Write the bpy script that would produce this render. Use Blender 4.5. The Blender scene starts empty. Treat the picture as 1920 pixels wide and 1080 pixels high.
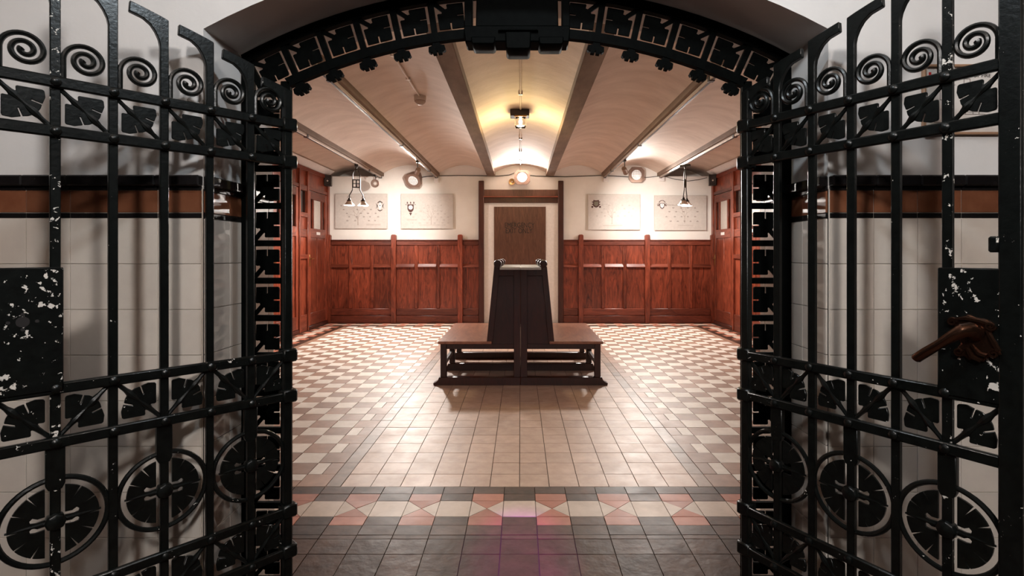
import bpy, bmesh, math, random
from mathutils import Vector, Matrix
random.seed(7)
R = math.radians
PI = math.pi
scene = bpy.context.scene
COL = scene.collection
# ------------------------------------------------------------------ camera
EYE = 1.40          # camera height
F = 982.0           # focal length in pixels of the 1920x1080 frame
cd = bpy.data.cameras.new('camera')
cam = bpy.data.objects.new('camera', cd); COL.objects.link(cam)
cam.location = (0, 0, EYE); cam.rotation_euler = (R(90), 0, 0)
cd.sensor_width = 36; cd.lens = F / 1920 * 36
cd.shift_x = -16 / 1920; cd.shift_y = -63 / 1920
cd.clip_start = 0.05
scene.camera = cam
# ------------------------------------------------------------------ world, exposure
w = bpy.data.worlds.new('world'); scene.world = w; w.use_nodes = True
w.node_tree.nodes['Background'].inputs[0].default_value = (0.9, 0.85, 0.82, 1)
w.node_tree.nodes['Background'].inputs[1].default_value = 0.012
vs = scene.view_settings
vs.view_transform = 'Standard'; vs.look = 'None'; vs.gamma = 1; vs.exposure = 0.0
vs.use_curve_mapping = False

def lamp(name, kind, loc, power, col, aim=None, **kw):
    d = bpy.data.lights.new(name, kind); d.energy = power; d.color = col
    for k, v in kw.items(): setattr(d, k, v)
    o = bpy.data.objects.new(name, d); COL.objects.link(o); o.location = loc
    if aim is not None:
        o.rotation_euler = (Vector(aim) - Vector(loc)).to_track_quat('-Z', 'Y').to_euler()
    return o
WARM = (1.0, 0.86, 0.70); WHITE = (1.0, 0.93, 0.86); YEL = (1.0, 0.78, 0.36); COOL = (0.86, 0.93, 1.0)

def P(x, y, Y):     # a pixel of the photo at distance Y
    return Vector(((x - 976) * Y / F, Y, EYE - (y - 477) * Y / F))

# ------------------------------------------------------------------ mesh helpers
class MB:
    def __init__(s): s.v = []; s.f = []; s.m = []
    def add(s, vs, fs, m=0):
        b = len(s.v); s.v += [tuple(v) for v in vs]
        for f in fs: s.f.append([i + b for i in f]); s.m.append(m)
        return s
    def box(s, x0, x1, y0, y1, z0, z1, m=0):
        if x0 > x1: x0, x1 = x1, x0
        if y0 > y1: y0, y1 = y1, y0
        if z0 > z1: z0, z1 = z1, z0
        vs = [(x0,y0,z0),(x1,y0,z0),(x1,y1,z0),(x0,y1,z0),(x0,y0,z1),(x1,y0,z1),(x1,y1,z1),(x0,y1,z1)]
        return s.add(vs, [(0,3,2,1),(4,5,6,7),(0,1,5,4),(1,2,6,5),(2,3,7,6),(3,0,4,7)], m)
    def prism(s, poly, y0, y1, m=0, fn=None):
        """polygon in (x,z) pulled along y"""
        n = len(poly)
        vs = [(p[0], y0, p[1]) for p in poly] + [(p[0], y1, p[1]) for p in poly]
        if fn: vs = [fn(v) for v in vs]
        fs = [list(range(n)), list(range(2*n-1, n-1, -1))]
        fs += [(i, i+n, (i+1) % n + n, (i+1) % n) for i in range(n)]
        return s.add(vs, fs, m)
    def tube(s, pts, r, n=8, closed=False, m=0, flat=1.0):
        pts = [Vector(p) for p in pts]; k = len(pts)
        rr = r if isinstance(r, (list, tuple)) else [r] * k
        vs = []; up = None
        for i, p in enumerate(pts):
            a = pts[(i-1) % k] if (closed or i > 0) else p
            b = pts[(i+1) % k] if (closed or i < k-1) else p
            t = (b - a).normalized()
            if up is None:
                up = Vector((0, 1, 0)) if abs(t.y) < 0.9 else Vector((1, 0, 0))
            sx = t.cross(up)
            if sx.length < 1e-4: sx = t.orthogonal()
            sx.normalize(); u2 = sx.cross(t).normalized(); up = u2
            for j in range(n):
                an = 2*PI*j/n
                vs.append(p + sx*math.cos(an)*rr[i] + u2*math.sin(an)*rr[i]*flat)
        fs = []
        for i in range(k if closed else k-1):
            q = (i+1) % k
            for j in range(n):
                fs.append((i*n+j, i*n+(j+1) % n, q*n+(j+1) % n, q*n+j))
        if not closed:
            fs.append(list(range(n-1, -1, -1))); fs.append([(k-1)*n+j for j in range(n)])
        return s.add(vs, fs, m)
    def lathe(s, prof, n=20, mat=None, m=0):
        """profile of (radius, z) turned about z, then moved by mat"""
        vs = []; mat = mat or Matrix.Identity(4)
        for (r, z) in prof:
            for j in range(n):
                an = 2*PI*j/n
                vs.append(mat @ Vector((r*math.cos(an), r*math.sin(an), z)))
        fs = []
        for i in range(len(prof)-1):
            for j in range(n):
                fs.append((i*n+j, i*n+(j+1) % n, (i+1)*n+(j+1) % n, (i+1)*n+j))
        if prof[0][0] > 1e-5: fs.append(list(range(n-1, -1, -1)))
        if prof[-1][0] > 1e-5: fs.append([(len(prof)-1)*n+j for j in range(n)])
        return s.add(vs, fs, m)
    def data(s, name, mats, bev=0.0, smooth=True, ang=38):
        me = bpy.data.meshes.new(name)
        me.from_pydata(s.v, [], s.f)
        if not isinstance(mats, (list, tuple)): mats = [mats]
        for m in mats: me.materials.append(m)
        for p, mi in zip(me.polygons, s.m): p.material_index = mi
        bm = bmesh.new(); bm.from_mesh(me)
        bmesh.ops.remove_doubles(bm, verts=bm.verts, dist=1e-6)
        bmesh.ops.recalc_face_normals(bm, faces=bm.faces)
        if bev > 0:
            bmesh.ops.bevel(bm, geom=list(bm.edges), offset=bev, segments=1, affect='EDGES', clamp_overlap=True)
        bm.to_mesh(me); bm.free()
        if smooth:
            for p in me.polygons: p.use_smooth = True
            me.set_sharp_from_angle(angle=R(ang))
        me.update()
        return me
    def build(s, name, mats, parent=None, bev=0.0, loc=None, smooth=True, ang=38):
        return link(name, s.data(name, mats, bev, smooth, ang), parent, loc)
def link(name, me, parent=None, loc=None):
    o = bpy.data.objects.new(name, me); COL.objects.link(o)
    if parent is not None: o.parent = parent
    if loc is not None: o.location = loc
    return o
def empty(name, loc=(0,0,0), rz=0.0):
    o = bpy.data.objects.new(name, None); COL.objects.link(o)
    o.location = loc; o.rotation_euler = (0, 0, rz); o.empty_display_size = 0.1
    return o
def tag(o, label, cat, group=None, kind=None):
    o['label'] = label; o['category'] = cat
    if group: o['group'] = group
    if kind: o['kind'] = kind
    return o
def copy_tree(o, parent=None):
    c = o.copy(); COL.objects.link(c)
    if parent is not None: c.parent = parent
    for ch in list(o.children): copy_tree(ch, c)
    return c
def text(name, s, size, mat, parent, loc, rot=(PI/2, 0, 0), depth=0.002, sx=1.0, align='CENTER'):
    cu = bpy.data.curves.new(name, 'FONT'); cu.body = s; cu.size = size; cu.extrude = depth
    cu.align_x = align; cu.align_y = 'CENTER'
    t = bpy.data.objects.new(name+'_c', cu); COL.objects.link(t)
    dg = bpy.context.evaluated_depsgraph_get(); dg.update()
    me = bpy.data.meshes.new_from_object(t.evaluated_get(dg))
    bpy.data.objects.remove(t); me.name = name
    me.materials.clear(); me.materials.append(mat)
    o = link(name, me, parent, loc); o.rotation_euler = rot; o.scale = (sx, 1, 1)
    return o

# ------------------------------------------------------------------ materials
def newmat(name):
    m = bpy.data.materials.new(name); m.use_nodes = True
    nt = m.node_tree; b = nt.nodes['Principled BSDF']
    return m, nt, b
def N(nt, t, **kw):
    n = nt.nodes.new(t)
    for k, v in kw.items(): setattr(n, k, v)
    return n
def coords(nt, scale=(1,1,1), rnd=False):
    tc = N(nt, 'ShaderNodeTexCoord'); mp = N(nt, 'ShaderNodeMapping')
    mp.inputs['Scale'].default_value = scale
    nt.links.new(tc.outputs['Object'], mp.inputs['Vector'])
    if rnd:
        oi = N(nt, 'ShaderNodeObjectInfo'); mu = N(nt, 'ShaderNodeMath', operation='MULTIPLY')
        mu.inputs[1].default_value = 37.0
        nt.links.new(oi.outputs['Random'], mu.inputs[0])
        cb = N(nt, 'ShaderNodeCombineXYZ')
        for i in range(3): nt.links.new(mu.outputs[0], cb.inputs[i])
        nt.links.new(cb.outputs[0], mp.inputs['Location'])
    return mp.outputs['Vector']
def noise(nt, vec, scale, detail=3, rough=0.55, dist=0.0):
    n = N(nt, 'ShaderNodeTexNoise'); n.inputs['Scale'].default_value = scale
    n.inputs['Detail'].default_value = detail; n.inputs['Roughness'].default_value = rough
    n.inputs['Distortion'].default_value = dist
    nt.links.new(vec, n.inputs['Vector']); return n.outputs['Fac']
def ramp(nt, fac, stops):
    r = N(nt, 'ShaderNodeValToRGB'); e = r.color_ramp.elements
    while len(e) < len(stops): e.new(0.5)
    for i, (p, c) in enumerate(stops):
        e[i].position = p; e[i].color = (c[0], c[1], c[2], 1)
    nt.links.new(fac, r.inputs[0]); return r.outputs[0]
def bump(nt, b, h, strength, dist=0.01):
    bp = N(nt, 'ShaderNodeBump'); bp.inputs['Strength'].default_value = strength
    bp.inputs['Distance'].default_value = dist
    nt.links.new(h, bp.inputs['Height']); nt.links.new(bp.outputs[0], b.inputs['Normal'])
def hexc(r, g, b):   # sRGB 0-255 to linear
    f = lambda c: (c/255/12.92) if c/255 <= 0.04045 else ((c/255+0.055)/1.055)**2.4
    return (f(r), f(g), f(b))

def m_iron(name, chips, scale=60, spec=0.30, dk=1.0, rg=0.30):
    m, nt, b = newmat(name)
    v = coords(nt, rnd=False)
    base = ramp(nt, noise(nt, v, 40), [(0.3, (0.0022*dk,0.0026*dk,0.0024*dk)), (0.75, (0.005*dk,0.0062*dk,0.0056*dk))])
    b.inputs['Roughness'].default_value = rg; b.inputs['Specular IOR Level'].default_value = spec
    if chips > 0:
        n1 = noise(nt, v, scale, 4, 0.62, 0.3); n2 = noise(nt, v, scale*0.22, 2, 0.5)
        ad = N(nt, 'ShaderNodeMath', operation='MULTIPLY_ADD'); ad.inputs[1].default_value = 0.62
        nt.links.new(n2, ad.inputs[0]); nt.links.new(n1, ad.inputs[2])
        g = N(nt, 'ShaderNodeMath', operation='GREATER_THAN'); g.inputs[1].default_value = chips
        nt.links.new(ad.outputs[0], g.inputs[0])
        mx = N(nt, 'ShaderNodeMix', data_type='RGBA')
        nt.links.new(g.outputs[0], mx.inputs['Factor']); nt.links.new(base, mx.inputs['A'])
        mx.inputs['B'].default_value = (0.62, 0.58, 0.53, 1)
        nt.links.new(mx.outputs['Result'], b.inputs['Base Color'])
        mr = N(nt, 'ShaderNodeMath', operation='MULTIPLY_ADD'); mr.inputs[1].default_value = 0.35; mr.inputs[2].default_value = rg
        nt.links.new(g.outputs[0], mr.inputs[0]); nt.links.new(mr.outputs[0], b.inputs['Roughness'])
    else:
        nt.links.new(base, b.inputs['Base Color'])
    bump(nt, b, noise(nt, v, 90, 3), 0.25, 0.003)
    return m
def m_wood(name, dark, light, axis='z', rough=0.38, grain=14):
    m, nt, b = newmat(name)
    sc = {'z': (5, 5, 0.8), 'y': (5, 0.8, 5), 'x': (0.8, 5, 5)}[axis]
    v = coords(nt, sc, rnd=True)
    f = noise(nt, v, grain*0.16, 5, 0.66, 2.4)
    c = ramp(nt, f, [(0.28, dark), (0.52, [(a+c_)/2 for a, c_ in zip(dark, light)]), (0.74, light)])
    oi = N(nt, 'ShaderNodeObjectInfo'); mr = N(nt, 'ShaderNodeMapRange')
    mr.inputs['To Min'].default_value = 0.72; mr.inputs['To Max'].default_value = 1.30
    nt.links.new(oi.outputs['Random'], mr.inputs['Value'])
    hs = N(nt, 'ShaderNodeHueSaturation'); nt.links.new(mr.outputs[0], hs.inputs['Value']); nt.links.new(c, hs.inputs['Color'])
    nt.links.new(hs.outputs[0], b.inputs['Base Color'])
    b.inputs['Roughness'].default_value = rough
    bump(nt, b, noise(nt, v, grain, 3), 0.12, 0.003)
    return m
def m_tile(name, c1, c2, rough=0.32, var=0.16, bmp=0.1, spec=0.5):
    m, nt, b = newmat(name)
    v = coords(nt, rnd=True)
    col = ramp(nt, noise(nt, v, 11, 4, 0.6), [(0.3, c1), (0.7, c2)])
    oi = N(nt, 'ShaderNodeObjectInfo'); ge = N(nt, 'ShaderNodeNewGeometry')
    a = N(nt, 'ShaderNodeMath', operation='ADD')
    nt.links.new(oi.outputs['Random'], a.inputs[0]); nt.links.new(ge.outputs['Random Per Island'], a.inputs[1])
    fr = N(nt, 'ShaderNodeMath', operation='FRACT'); nt.links.new(a.outputs[0], fr.inputs[0])
    mr = N(nt, 'ShaderNodeMapRange'); mr.inputs['To Min'].default_value = 1-var; mr.inputs['To Max'].default_value = 1+var
    nt.links.new(fr.outputs[0], mr.inputs['Value'])
    hs = N(nt, 'ShaderNodeHueSaturation'); nt.links.new(mr.outputs[0], hs.inputs['Value'])
    nt.links.new(col, hs.inputs['Color']); nt.links.new(hs.outputs[0], b.inputs['Base Color'])
    rr = N(nt, 'ShaderNodeMapRange'); rr.inputs['To Min'].default_value = rough-0.08; rr.inputs['To Max'].default_value = rough+0.12
    nt.links.new(noise(nt, v, 7, 3), rr.inputs['Value']); nt.links.new(rr.outputs[0], b.inputs['Roughness'])
    b.inputs['Specular IOR Level'].default_value = spec
    if bmp: bump(nt, b, noise(nt, v, 16, 3), bmp, 0.004)
    return m
def m_plaster(name, c1, c2, rough=0.85, bmp=0.25, sc=3.0, streak=None):
    m, nt, b = newmat(name)
    v = coords(nt, streak or (1,1,1))
    nt.links.new(ramp(nt, noise(nt, v, sc, 5, 0.6), [(0.3, c1), (0.7, c2)]), b.inputs['Base Color'])
    b.inputs['Roughness'].default_value = rough
    bump(nt, b, noise(nt, v, sc*7, 4), bmp, 0.006)
    return m
def m_plain(name, c, rough=0.5, metal=0.0, bmp=0.0):
    m, nt, b = newmat(name)
    v = coords(nt)
    k = [min(1, x*1.05) for x in c]; d = [x*0.95 for x in c]
    nt.links.new(ramp(nt, noise(nt, v, 25, 3), [(0.3, d), (0.7, k)]), b.inputs['Base Color'])
    b.inputs['Roughness'].default_value = rough; b.inputs['Metallic'].default_value = metal
    if bmp: bump(nt, b, noise(nt, v, 40, 3), bmp, 0.004)
    return m
def m_emit(name, c, s):
    m, nt, b = newmat(name)
    b.inputs['Base Color'].default_value = (0.8, 0.8, 0.8, 1)
    b.inputs['Emission Color'].default_value = (*c, 1); b.inputs['Emission Strength'].default_value = s
    return m
def m_glass(name, c, rough=0.05, tr=1.0):
    m, nt, b = newmat(name)
    b.inputs['Base Color'].default_value = (*c, 1); b.inputs['Roughness'].default_value = rough
    b.inputs['Transmission Weight'].default_value = tr
    return m

IRON = m_iron('black_iron', 0.0)
IRONF = m_iron('portal_iron', 0.0, spec=0.02, dk=0.4, rg=0.6)
IRONFC = m_iron('portal_iron_chipped', 1.12, 130, 0.02, 0.4, 0.6)
IRONC = m_iron('black_iron_chipped', 1.06, 110)
IRONP = m_iron('black_iron_peeling', 0.965, 52)
IRONB = m_iron('black_iron_flaking', 0.97, 75)
MAHOG = m_wood('mahogany', (0.042,0.006,0.003), (0.34,0.074,0.036), 'z', 0.30)
MAHOGH = m_wood('mahogany_rails', (0.070,0.012,0.006), (0.24,0.055,0.028), 'x')
MAHOGY = m_wood('mahogany_side_rails', (0.070,0.012,0.006), (0.24,0.055,0.028), 'y')
MAHOGD = m_wood('dark_mahogany', (0.030,0.006,0.004), (0.090,0.020,0.011), 'z')
SETTLE = m_wood('settle_wood', (0.013,0.003,0.002), (0.048,0.010,0.006), 'z', 0.36)
SEATW_SHEEN = m_wood('settle_seat_wood_sheen', (0.16,0.060,0.036), (0.36,0.16,0.10), 'y', 0.28)  # base lightened to put the seat's glossy reflection into the colour
DOORW = m_wood('exit_door_wood', (0.055,0.020,0.012), (0.150,0.062,0.038), 'z', 0.42)
CREAM = m_tile('cream_tile', (0.66,0.59,0.53), (0.79,0.73,0.67), 0.45, 0.10, 0.14, 0.5)
TAN = m_tile('tan_tile', (0.25,0.135,0.088), (0.35,0.20,0.135), 0.45, 0.16, 0.14, 0.5)
FIELD = m_tile('field_tile', (0.41,0.265,0.195), (0.52,0.36,0.275), 0.45, 0.10, 0.14, 0.5)
DARKT = m_tile('dark_tile', (0.036,0.016,0.010), (0.078,0.038,0.024), 0.44, 0.35, 0.4, 0.2)
REDT = m_tile('red_tile', (0.34,0.115,0.070), (0.43,0.16,0.10), 0.46, 0.14, 0.1, 0.3)
HALLT = m_tile('hall_tile', (0.036,0.016,0.010), (0.076,0.038,0.024), 0.42, 0.30, 0.7, 0.14)
GROUT = m_plain('grout', (0.055,0.035,0.026), 0.9)
WTILE = m_tile('white_wall_tile', (0.56,0.49,0.43), (0.62,0.55,0.48), 0.16, 0.05, 0.02)
BTILE = m_tile('brown_wall_tile', (0.145,0.050,0.024), (0.21,0.080,0.040), 0.18, 0.22, 0.03)
KTILE = m_tile('black_wall_tile', (0.005,0.004,0.004), (0.010,0.008,0.008), 0.25, 0.2, 0.0)
WGROUT = m_plain('wall_grout', (0.50,0.44,0.38), 0.9)
HALLP = m_plaster('hall_plaster', (0.60,0.57,0.55), (0.66,0.63,0.61), 0.8, 0.15)
ROOMP = m_plaster('room_plaster', (0.80,0.76,0.71), (0.86,0.83,0.78), 0.75, 0.12)
VAULT = m_plaster('vault_plaster', (0.60,0.475,0.395), (0.73,0.60,0.51), 0.75, 0.35, 2.4, (1.0, 2.6, 1))
BEAM = m_plaster('beam_plaster', (0.15,0.10,0.07), (0.25,0.175,0.13), 0.95, 0.4, 5, (1,0.35,1))
WHITE_P = m_plain('white_paint', (0.82,0.78,0.76), 0.5)
PAPER = m_plain('poster_board', (0.56,0.51,0.47), 0.6)
INK = m_plain('pale_ink', (0.42,0.36,0.32), 0.8)
INKD = m_plain('grey_ink', (0.20,0.16,0.14), 0.8)
CREST = m_plain('crest_brown', (0.075,0.028,0.022), 0.7)
CRESTG = m_plain('crest_grey', (0.10,0.075,0.065), 0.7)
LETTER = m_plain('black_letter', (0.006,0.004,0.004), 0.6)
BLACKM = m_plain('black_metal', (0.018,0.013,0.011), 0.4)
BRASS = m_plain('brass', (0.35,0.20,0.08), 0.35, 0.9)
BRONZE = m_plain('bronze_handle', (0.13,0.062,0.038), 0.24, 0.95, 0.3)
GREYM = m_plain('grey_metal', (0.30,0.21,0.17), 0.4, 0.3)
TRACKM = m_plain('track_metal', (0.55,0.45,0.38), 0.35, 0.5)
DARKG = m_plain('dark_glass', (0.010,0.006,0.005), 0.12)
FROST = m_plain('frosted_glass', (0.60,0.55,0.50), 0.25)
PLASTIC = m_plain('cream_plastic', (0.62,0.52,0.44), 0.45)
GRILLE = m_plain('lens_grille', (0.50,0.46,0.44), 0.4)
GLOW = m_emit('lamp_glow', (1.0, 0.93, 0.82), 6.0)
GLOWY = m_emit('lamp_glow_yellow', (1.0, 0.82, 0.50), 7.0)
GLOWF = m_emit('flood_glow', (1.0, 0.90, 0.86), 0.30)
GLOWC = m_emit('flood_glow_bright', (1.0, 0.92, 0.94), 1.6)
CLEAR = m_glass('clear_glass', (0.95,0.92,0.85), 0.03)

# ------------------------------------------------------------------ main dimensions
YB = 10.74      # back wall
XW = 3.97       # side walls
YF0, YF1 = 1.76, 2.25   # the thick wall with the arch
YFR = 2.0       # plane of the iron frame
PC = -0.016     # centre of the portal
HW = 1.05       # half width of the arched opening
AZ, AR = 0.2024, 2.22   # arch centre height and radius
T = 0.18        # floor tile

# ------------------------------------------------------------------ floor
mb = MB().box(-4.2, 4.2, -2.6, YB+0.2, -0.12, -0.006)
floor = mb.build('floor', GROUT, smooth=False)
tag(floor, 'geometric tiled floor with cream and brown chequered fields and a star border', 'floor', kind='structure')
G = 0.0022
pieces = []       # (poly [(x,y)...], material, kind)
def rect(x0, x1, y0, y1, m, k): pieces.append(([(x0,y0),(x1,y0),(x1,y1),(x0,y1)], m, k))
XF = -0.006                       # the middle joint
Y0F = 3.158; NR = 39; Y1F = Y0F + NR*T
XS = 6*T; XC = XS + 0.09; NCK = 12; XE = XC + NCK*T; XO = XE + 0.09
for j in range(NR):
    y0 = Y0F + j*T; y1 = y0 + T
    for i in range(-6, 6): rect(XF+i*T, XF+(i+1)*T, y0, y1, 'field', 't')
    for s in (-1, 1):
        fx = lambda a, b: (XF+s*a, XF+s*b) if s > 0 else (XF-b, XF-a)
        a, b = fx(XS, XC); rect(a, b, y0, y1, 'strip', 't')
        for i in range(NCK):
            x0, x1 = XC+i*T, XC+(i+1)*T
            wht = (i + j) % 2 == 1
            if not wht: a, b = fx(x0, x1); rect(a, b, y0, y1, 'tan', 't')
            elif i == 0:
                a, b = fx(x0, x0+T/2); rect(a, b, y0, y1, 'tan', 't')
                a, b = fx(x0+T/2, x1); rect(a, b, y0, y1, 'cream', 't')
            elif j == 0:
                a, b = fx(x0, x1); rect(a, b, y0, y0+T/2, 'tan', 't'); rect(a, b, y0+T/2, y1, 'cream', 't')
            else: a, b = fx(x0, x1); rect(a, b, y0, y1, 'cream', 't')
        a, b = fx(XE, XO); rect(a, b, y0, y1, 'tan', 't')
# border: five courses going out from the field; run() maps (along, out) to the floor
RW = [0.0, 0.095, 0.183, 0.361, 0.449, 0.544]
def border(n0, n1, to):
    def q(a0, a1, o0, o1, m): pieces.append(([to(a0,o0), to(a1,o0), to(a1,o1), to(a0,o1)], m, 'b'))
    for n in range(n0, n1):
        a0, a1 = (n-0.5)*T, (n+0.5)*T
        star = n % 2 != 0
        q(a0, a1, RW[0], RW[1], 'dark'); q(a0, a1, RW[4], RW[5], 'dark')
        q(a0, a1, RW[1], RW[2], 'red' if star else 'dark'); q(a0, a1, RW[3], RW[4], 'red' if star else 'dark')
        o0, o1 = RW[2], RW[3]; ac, oc = (a0+a1)/2, (o0+o1)/2
        if not star: q(a0, a1, o0, o1, 'cream2')
        else:
            c = [(a0,o0), (a1,o0), (a1,o1), (a0,o1)]
            for k in range(4):
                p, r_ = c[k], c[(k+1) % 4]
                pieces.append(([to(*p), to(*r_), to(ac, oc)], 'red' if k % 2 == 0 else 'cream2', 'b'))
border(-22, 23, lambda a, o: (XF+a, Y0F-o))
border(-21, 22, lambda a, o: (XF+a, Y1F+o))
for s in (-1, 1):
    border(1, NR+1, lambda a, o: (XF+s*(XO+o), Y0F+a-T/2))
yb = Y0F - RW[5]
for i in range(-20, 20): rect(XF+(i-0.5)*T, XF+(i+0.5)*T, yb-0.036, yb, 'dark', 'h')
yy = yb - 0.036
for j in range(22):
    y1 = yy; y0 = yy - (0.132 if j == 0 else T); yy = y0
    for i in range(-14, 14): rect(XF+(i-0.5)*T, XF+(i+0.5)*T, y0, y1, 'hall', 'h')
FM = {'field': FIELD, 'strip': m_tile('strip_tile', (0.17,0.105,0.075), (0.27,0.18,0.13), 0.42, 0.25, 0.3, 0.45),
      'tan': TAN, 'cream': CREAM, 'cream2': m_tile('border_cream_tile', (0.46,0.36,0.29), (0.58,0.47,0.39), 0.46, 0.10, 0.1, 0.3),
      'dark': DARKT, 'red': REDT, 'hall': HALLT}
def shrink(poly, g):
    n = len(poly); cx = sum(p[0] for p in poly)/n; cy = sum(p[1] for p in poly)/n
    out = []
    for (x, y) in poly:
        out.append((x - math.copysign(min(g, abs(x-cx)*0.5), x-cx), y - math.copysign(min(g, abs(y-cy)*0.5), y-cy)) if n == 4 else
                   (cx + (x-cx)*(1-g*14), cy + (y-cy)*(1-g*14)))
    return out
def tile_mesh(poly, z=0.0, h=0.02):
    n = len(poly)
    vs = [(x, y, z-h) for x, y in poly] + [(x, y, z) for x, y in poly]
    return vs, [list(range(n-1,-1,-1)), list(range(n, 2*n))] + [(i, (i+1) % n, (i+1) % n+n, i+n) for i in range(n)]
def view_size(poly):
    cx = sum(p[0] for p in poly)/len(poly); cy = sum(p[1] for p in poly)/len(poly)
    if cy < 2.05: return -1
    u = 976 + cx*F/cy; v = 477 + EYE*F/cy
    if u < 520 or u > 1420 or v > 1110: return -1
    if 5.6 < cy < 8.5 and abs(cx) < 0.9*cy/5.6: return 0
    return 1/cy
CACHE = {}
limit = {'t': 300, 'b': 230, 'h': 90}
nm = {'t': 'floor_tile', 'b': 'border_tile', 'h': 'threshold_tile'}
rest = MB(); keys = list(FM)
for kd in 'tbh':
    L = [p for p in pieces if p[2] == kd]
    L.sort(key=lambda p: -view_size(p[0]))
    for n, (poly, m, _) in enumerate(L):
        poly = shrink(poly, G)
        if n < limit[kd] and view_size(poly) > 0:
            cx = sum(p[0] for p in poly)/len(poly); cy = sum(p[1] for p in poly)/len(poly)
            loc = [(x-cx, y-cy) for x, y in poly]
            key = (m,) + tuple((round(x, 4), round(y, 4)) for x, y in loc)
            if key not in CACHE:
                mbx = MB(); vs_, fs_ = tile_mesh(loc); mbx.add(vs_, fs_); CACHE[key] = mbx.data(nm[kd], FM[m], smooth=False)
            o = link(nm[kd], CACHE[key], floor, (cx, cy, random.uniform(-0.0012, 0.0006)))
            tl = 0.004 if kd != 't' else 0.002
            o.rotation_euler = (random.gauss(0, tl), random.gauss(0, tl), 0)
        else:
            vs_, fs_ = tile_mesh(poly, random.uniform(-0.0008, 0.0004)); rest.add(vs_, fs_, keys.index(m))
o = rest.build('far_tiles', [FM[k] for k in keys], floor, smooth=False); o['kind'] = 'stuff'
o['label'] = 'rest of the small cream, brown and dark floor tiles'

# ------------------------------------------------------------------ the arched front wall
def arch_pts(hw, rad, n=24, z0=0.0):
    a = math.asin(min(1, hw/rad)); zs = AZ + math.sqrt(rad*rad - hw*hw)
    pts = [(PC-hw, z0)]
    for i in range(n+1):
        t = -a + 2*a*i/n
        pts.append((PC + rad*math.sin(t), AZ + rad*math.cos(t)))
    pts.append((PC+hw, z0))
    return pts
ZT = 4.0
ap = arch_pts(HW, AR)
poly = [(-4.2, -0.05)] + [(ap[0][0], -0.05)] + ap[1:-1] + [(ap[-1][0], -0.05)] + [(4.2, -0.05), (4.2, ZT), (-4.2, ZT)]
wf = MB()
def strip_wall(mb, y0, y1):
    # quads between the arch and the top edge, so no big concave face is needed
    n = len(ap)
    mb.box(-4.2, ap[0][0], y0, y1, -0.05, ZT); mb.box(ap[-1][0], 4.2, y0, y1, -0.05, ZT)
    for i in range(1, n-2):
        (xa, za), (xb, zb) = ap[i], ap[i+1]
        mb.add([(xa,y0,za),(xb,y0,zb),(xb,y0,ZT),(xa,y0,ZT),(xa,y1,za),(xb,y1,zb),(xb,y1,ZT),(xa,y1,ZT)],
               [(0,1,2,3),(7,6,5,4),(0,4,5,1)])
strip_wall(wf, YF0, YF1)
wall_front = wf.build('wall_front', HALLP, ang=25)
tag(wall_front, 'pale plastered wall with a shallow arched opening and tiled dado', 'wall', kind='structure')
# dado tiles: a continuous list of faces to lay tiles on: (origin, along, normal)
def lay(face, width, ncol, off=0.0):
    """face(u, d, z): u along the wall, d out of the wall"""
    TW = 0.147
    def put(name, u0, u1, z0, z1, d, mat, bev=0.0006):
        m_ = MB()
        c = [(u0,-0.004,z0),(u1,-0.004,z0),(u1,-0.004,z1),(u0,-0.004,z1),(u0,d,z0),(u1,d,z0),(u1,d,z1),(u0,d,z1)]
        uc, zc = (u0+u1)/2, (z0+z1)/2
        o3 = Vector(face(uc, 0, zc))
        m_.add([Vector(face(*p)) - o3 for p in c], [(0,3,2,1),(4,5,6,7),(0,1,5,4),(1,2,6,5),(2,3,7,6),(3,0,4,7)])
        m_.build(name, mat, wall_front, bev=bev, loc=o3, ang=20)
    g = 0.0012; edges = [0.0]
    e = TW + off
    while e < width - 0.02: edges.append(e); e += TW
    edges.append(width)
    for k in range(len(edges)-1):
        a, b_ = edges[k]+g, edges[k+1]-g
        z = 1.521
        for rw in range(10):
            z0 = max(z-0.153, 0.0)
            if z0 < z - 0.03: put('wall_tile', a, b_, z0+g, z-g, 0.006, WTILE)
            z -= 0.153
        put('brown_tile', a, b_, 1.541, 1.6135, 0.006, BTILE)
        put('black_strip_tile', a, b_, 1.5225, 1.5385, 0.006, KTILE)
        put('black_cap_tile', a, b_, 1.6155, 1.628, 0.008, KTILE)
        put('black_moulding', a-g, b_+g, 1.628, 1.664, 0.026, KTILE, 0.004)
xl, xr = PC-HW, PC+HW
lay(lambda u, d, z: (xl-0.002-u, YF0-d, z), 1.62, 11)
lay(lambda u, d, z: (xr+0.002+u, YF0-d, z), 1.62, 11)
def grout_panel(x0, x1, y0, y1):
    MB().box(x0, x1, y0, y1, 0, 1.62).build('grout_bed', WGROUT, wall_front, smooth=False)
grout_panel(xl-1.62, xl, YF0-0.003, YF0+0.01); grout_panel(xr, xr+1.62, YF0-0.003, YF0+0.01)
lay(lambda u, d, z: (xl+d, YF0+0.003+u, z), YF1-YF0-0.004, 3)
lay(lambda u, d, z: (xr-d, YF0+0.003+u, z), YF1-YF0-0.004, 3)

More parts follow.
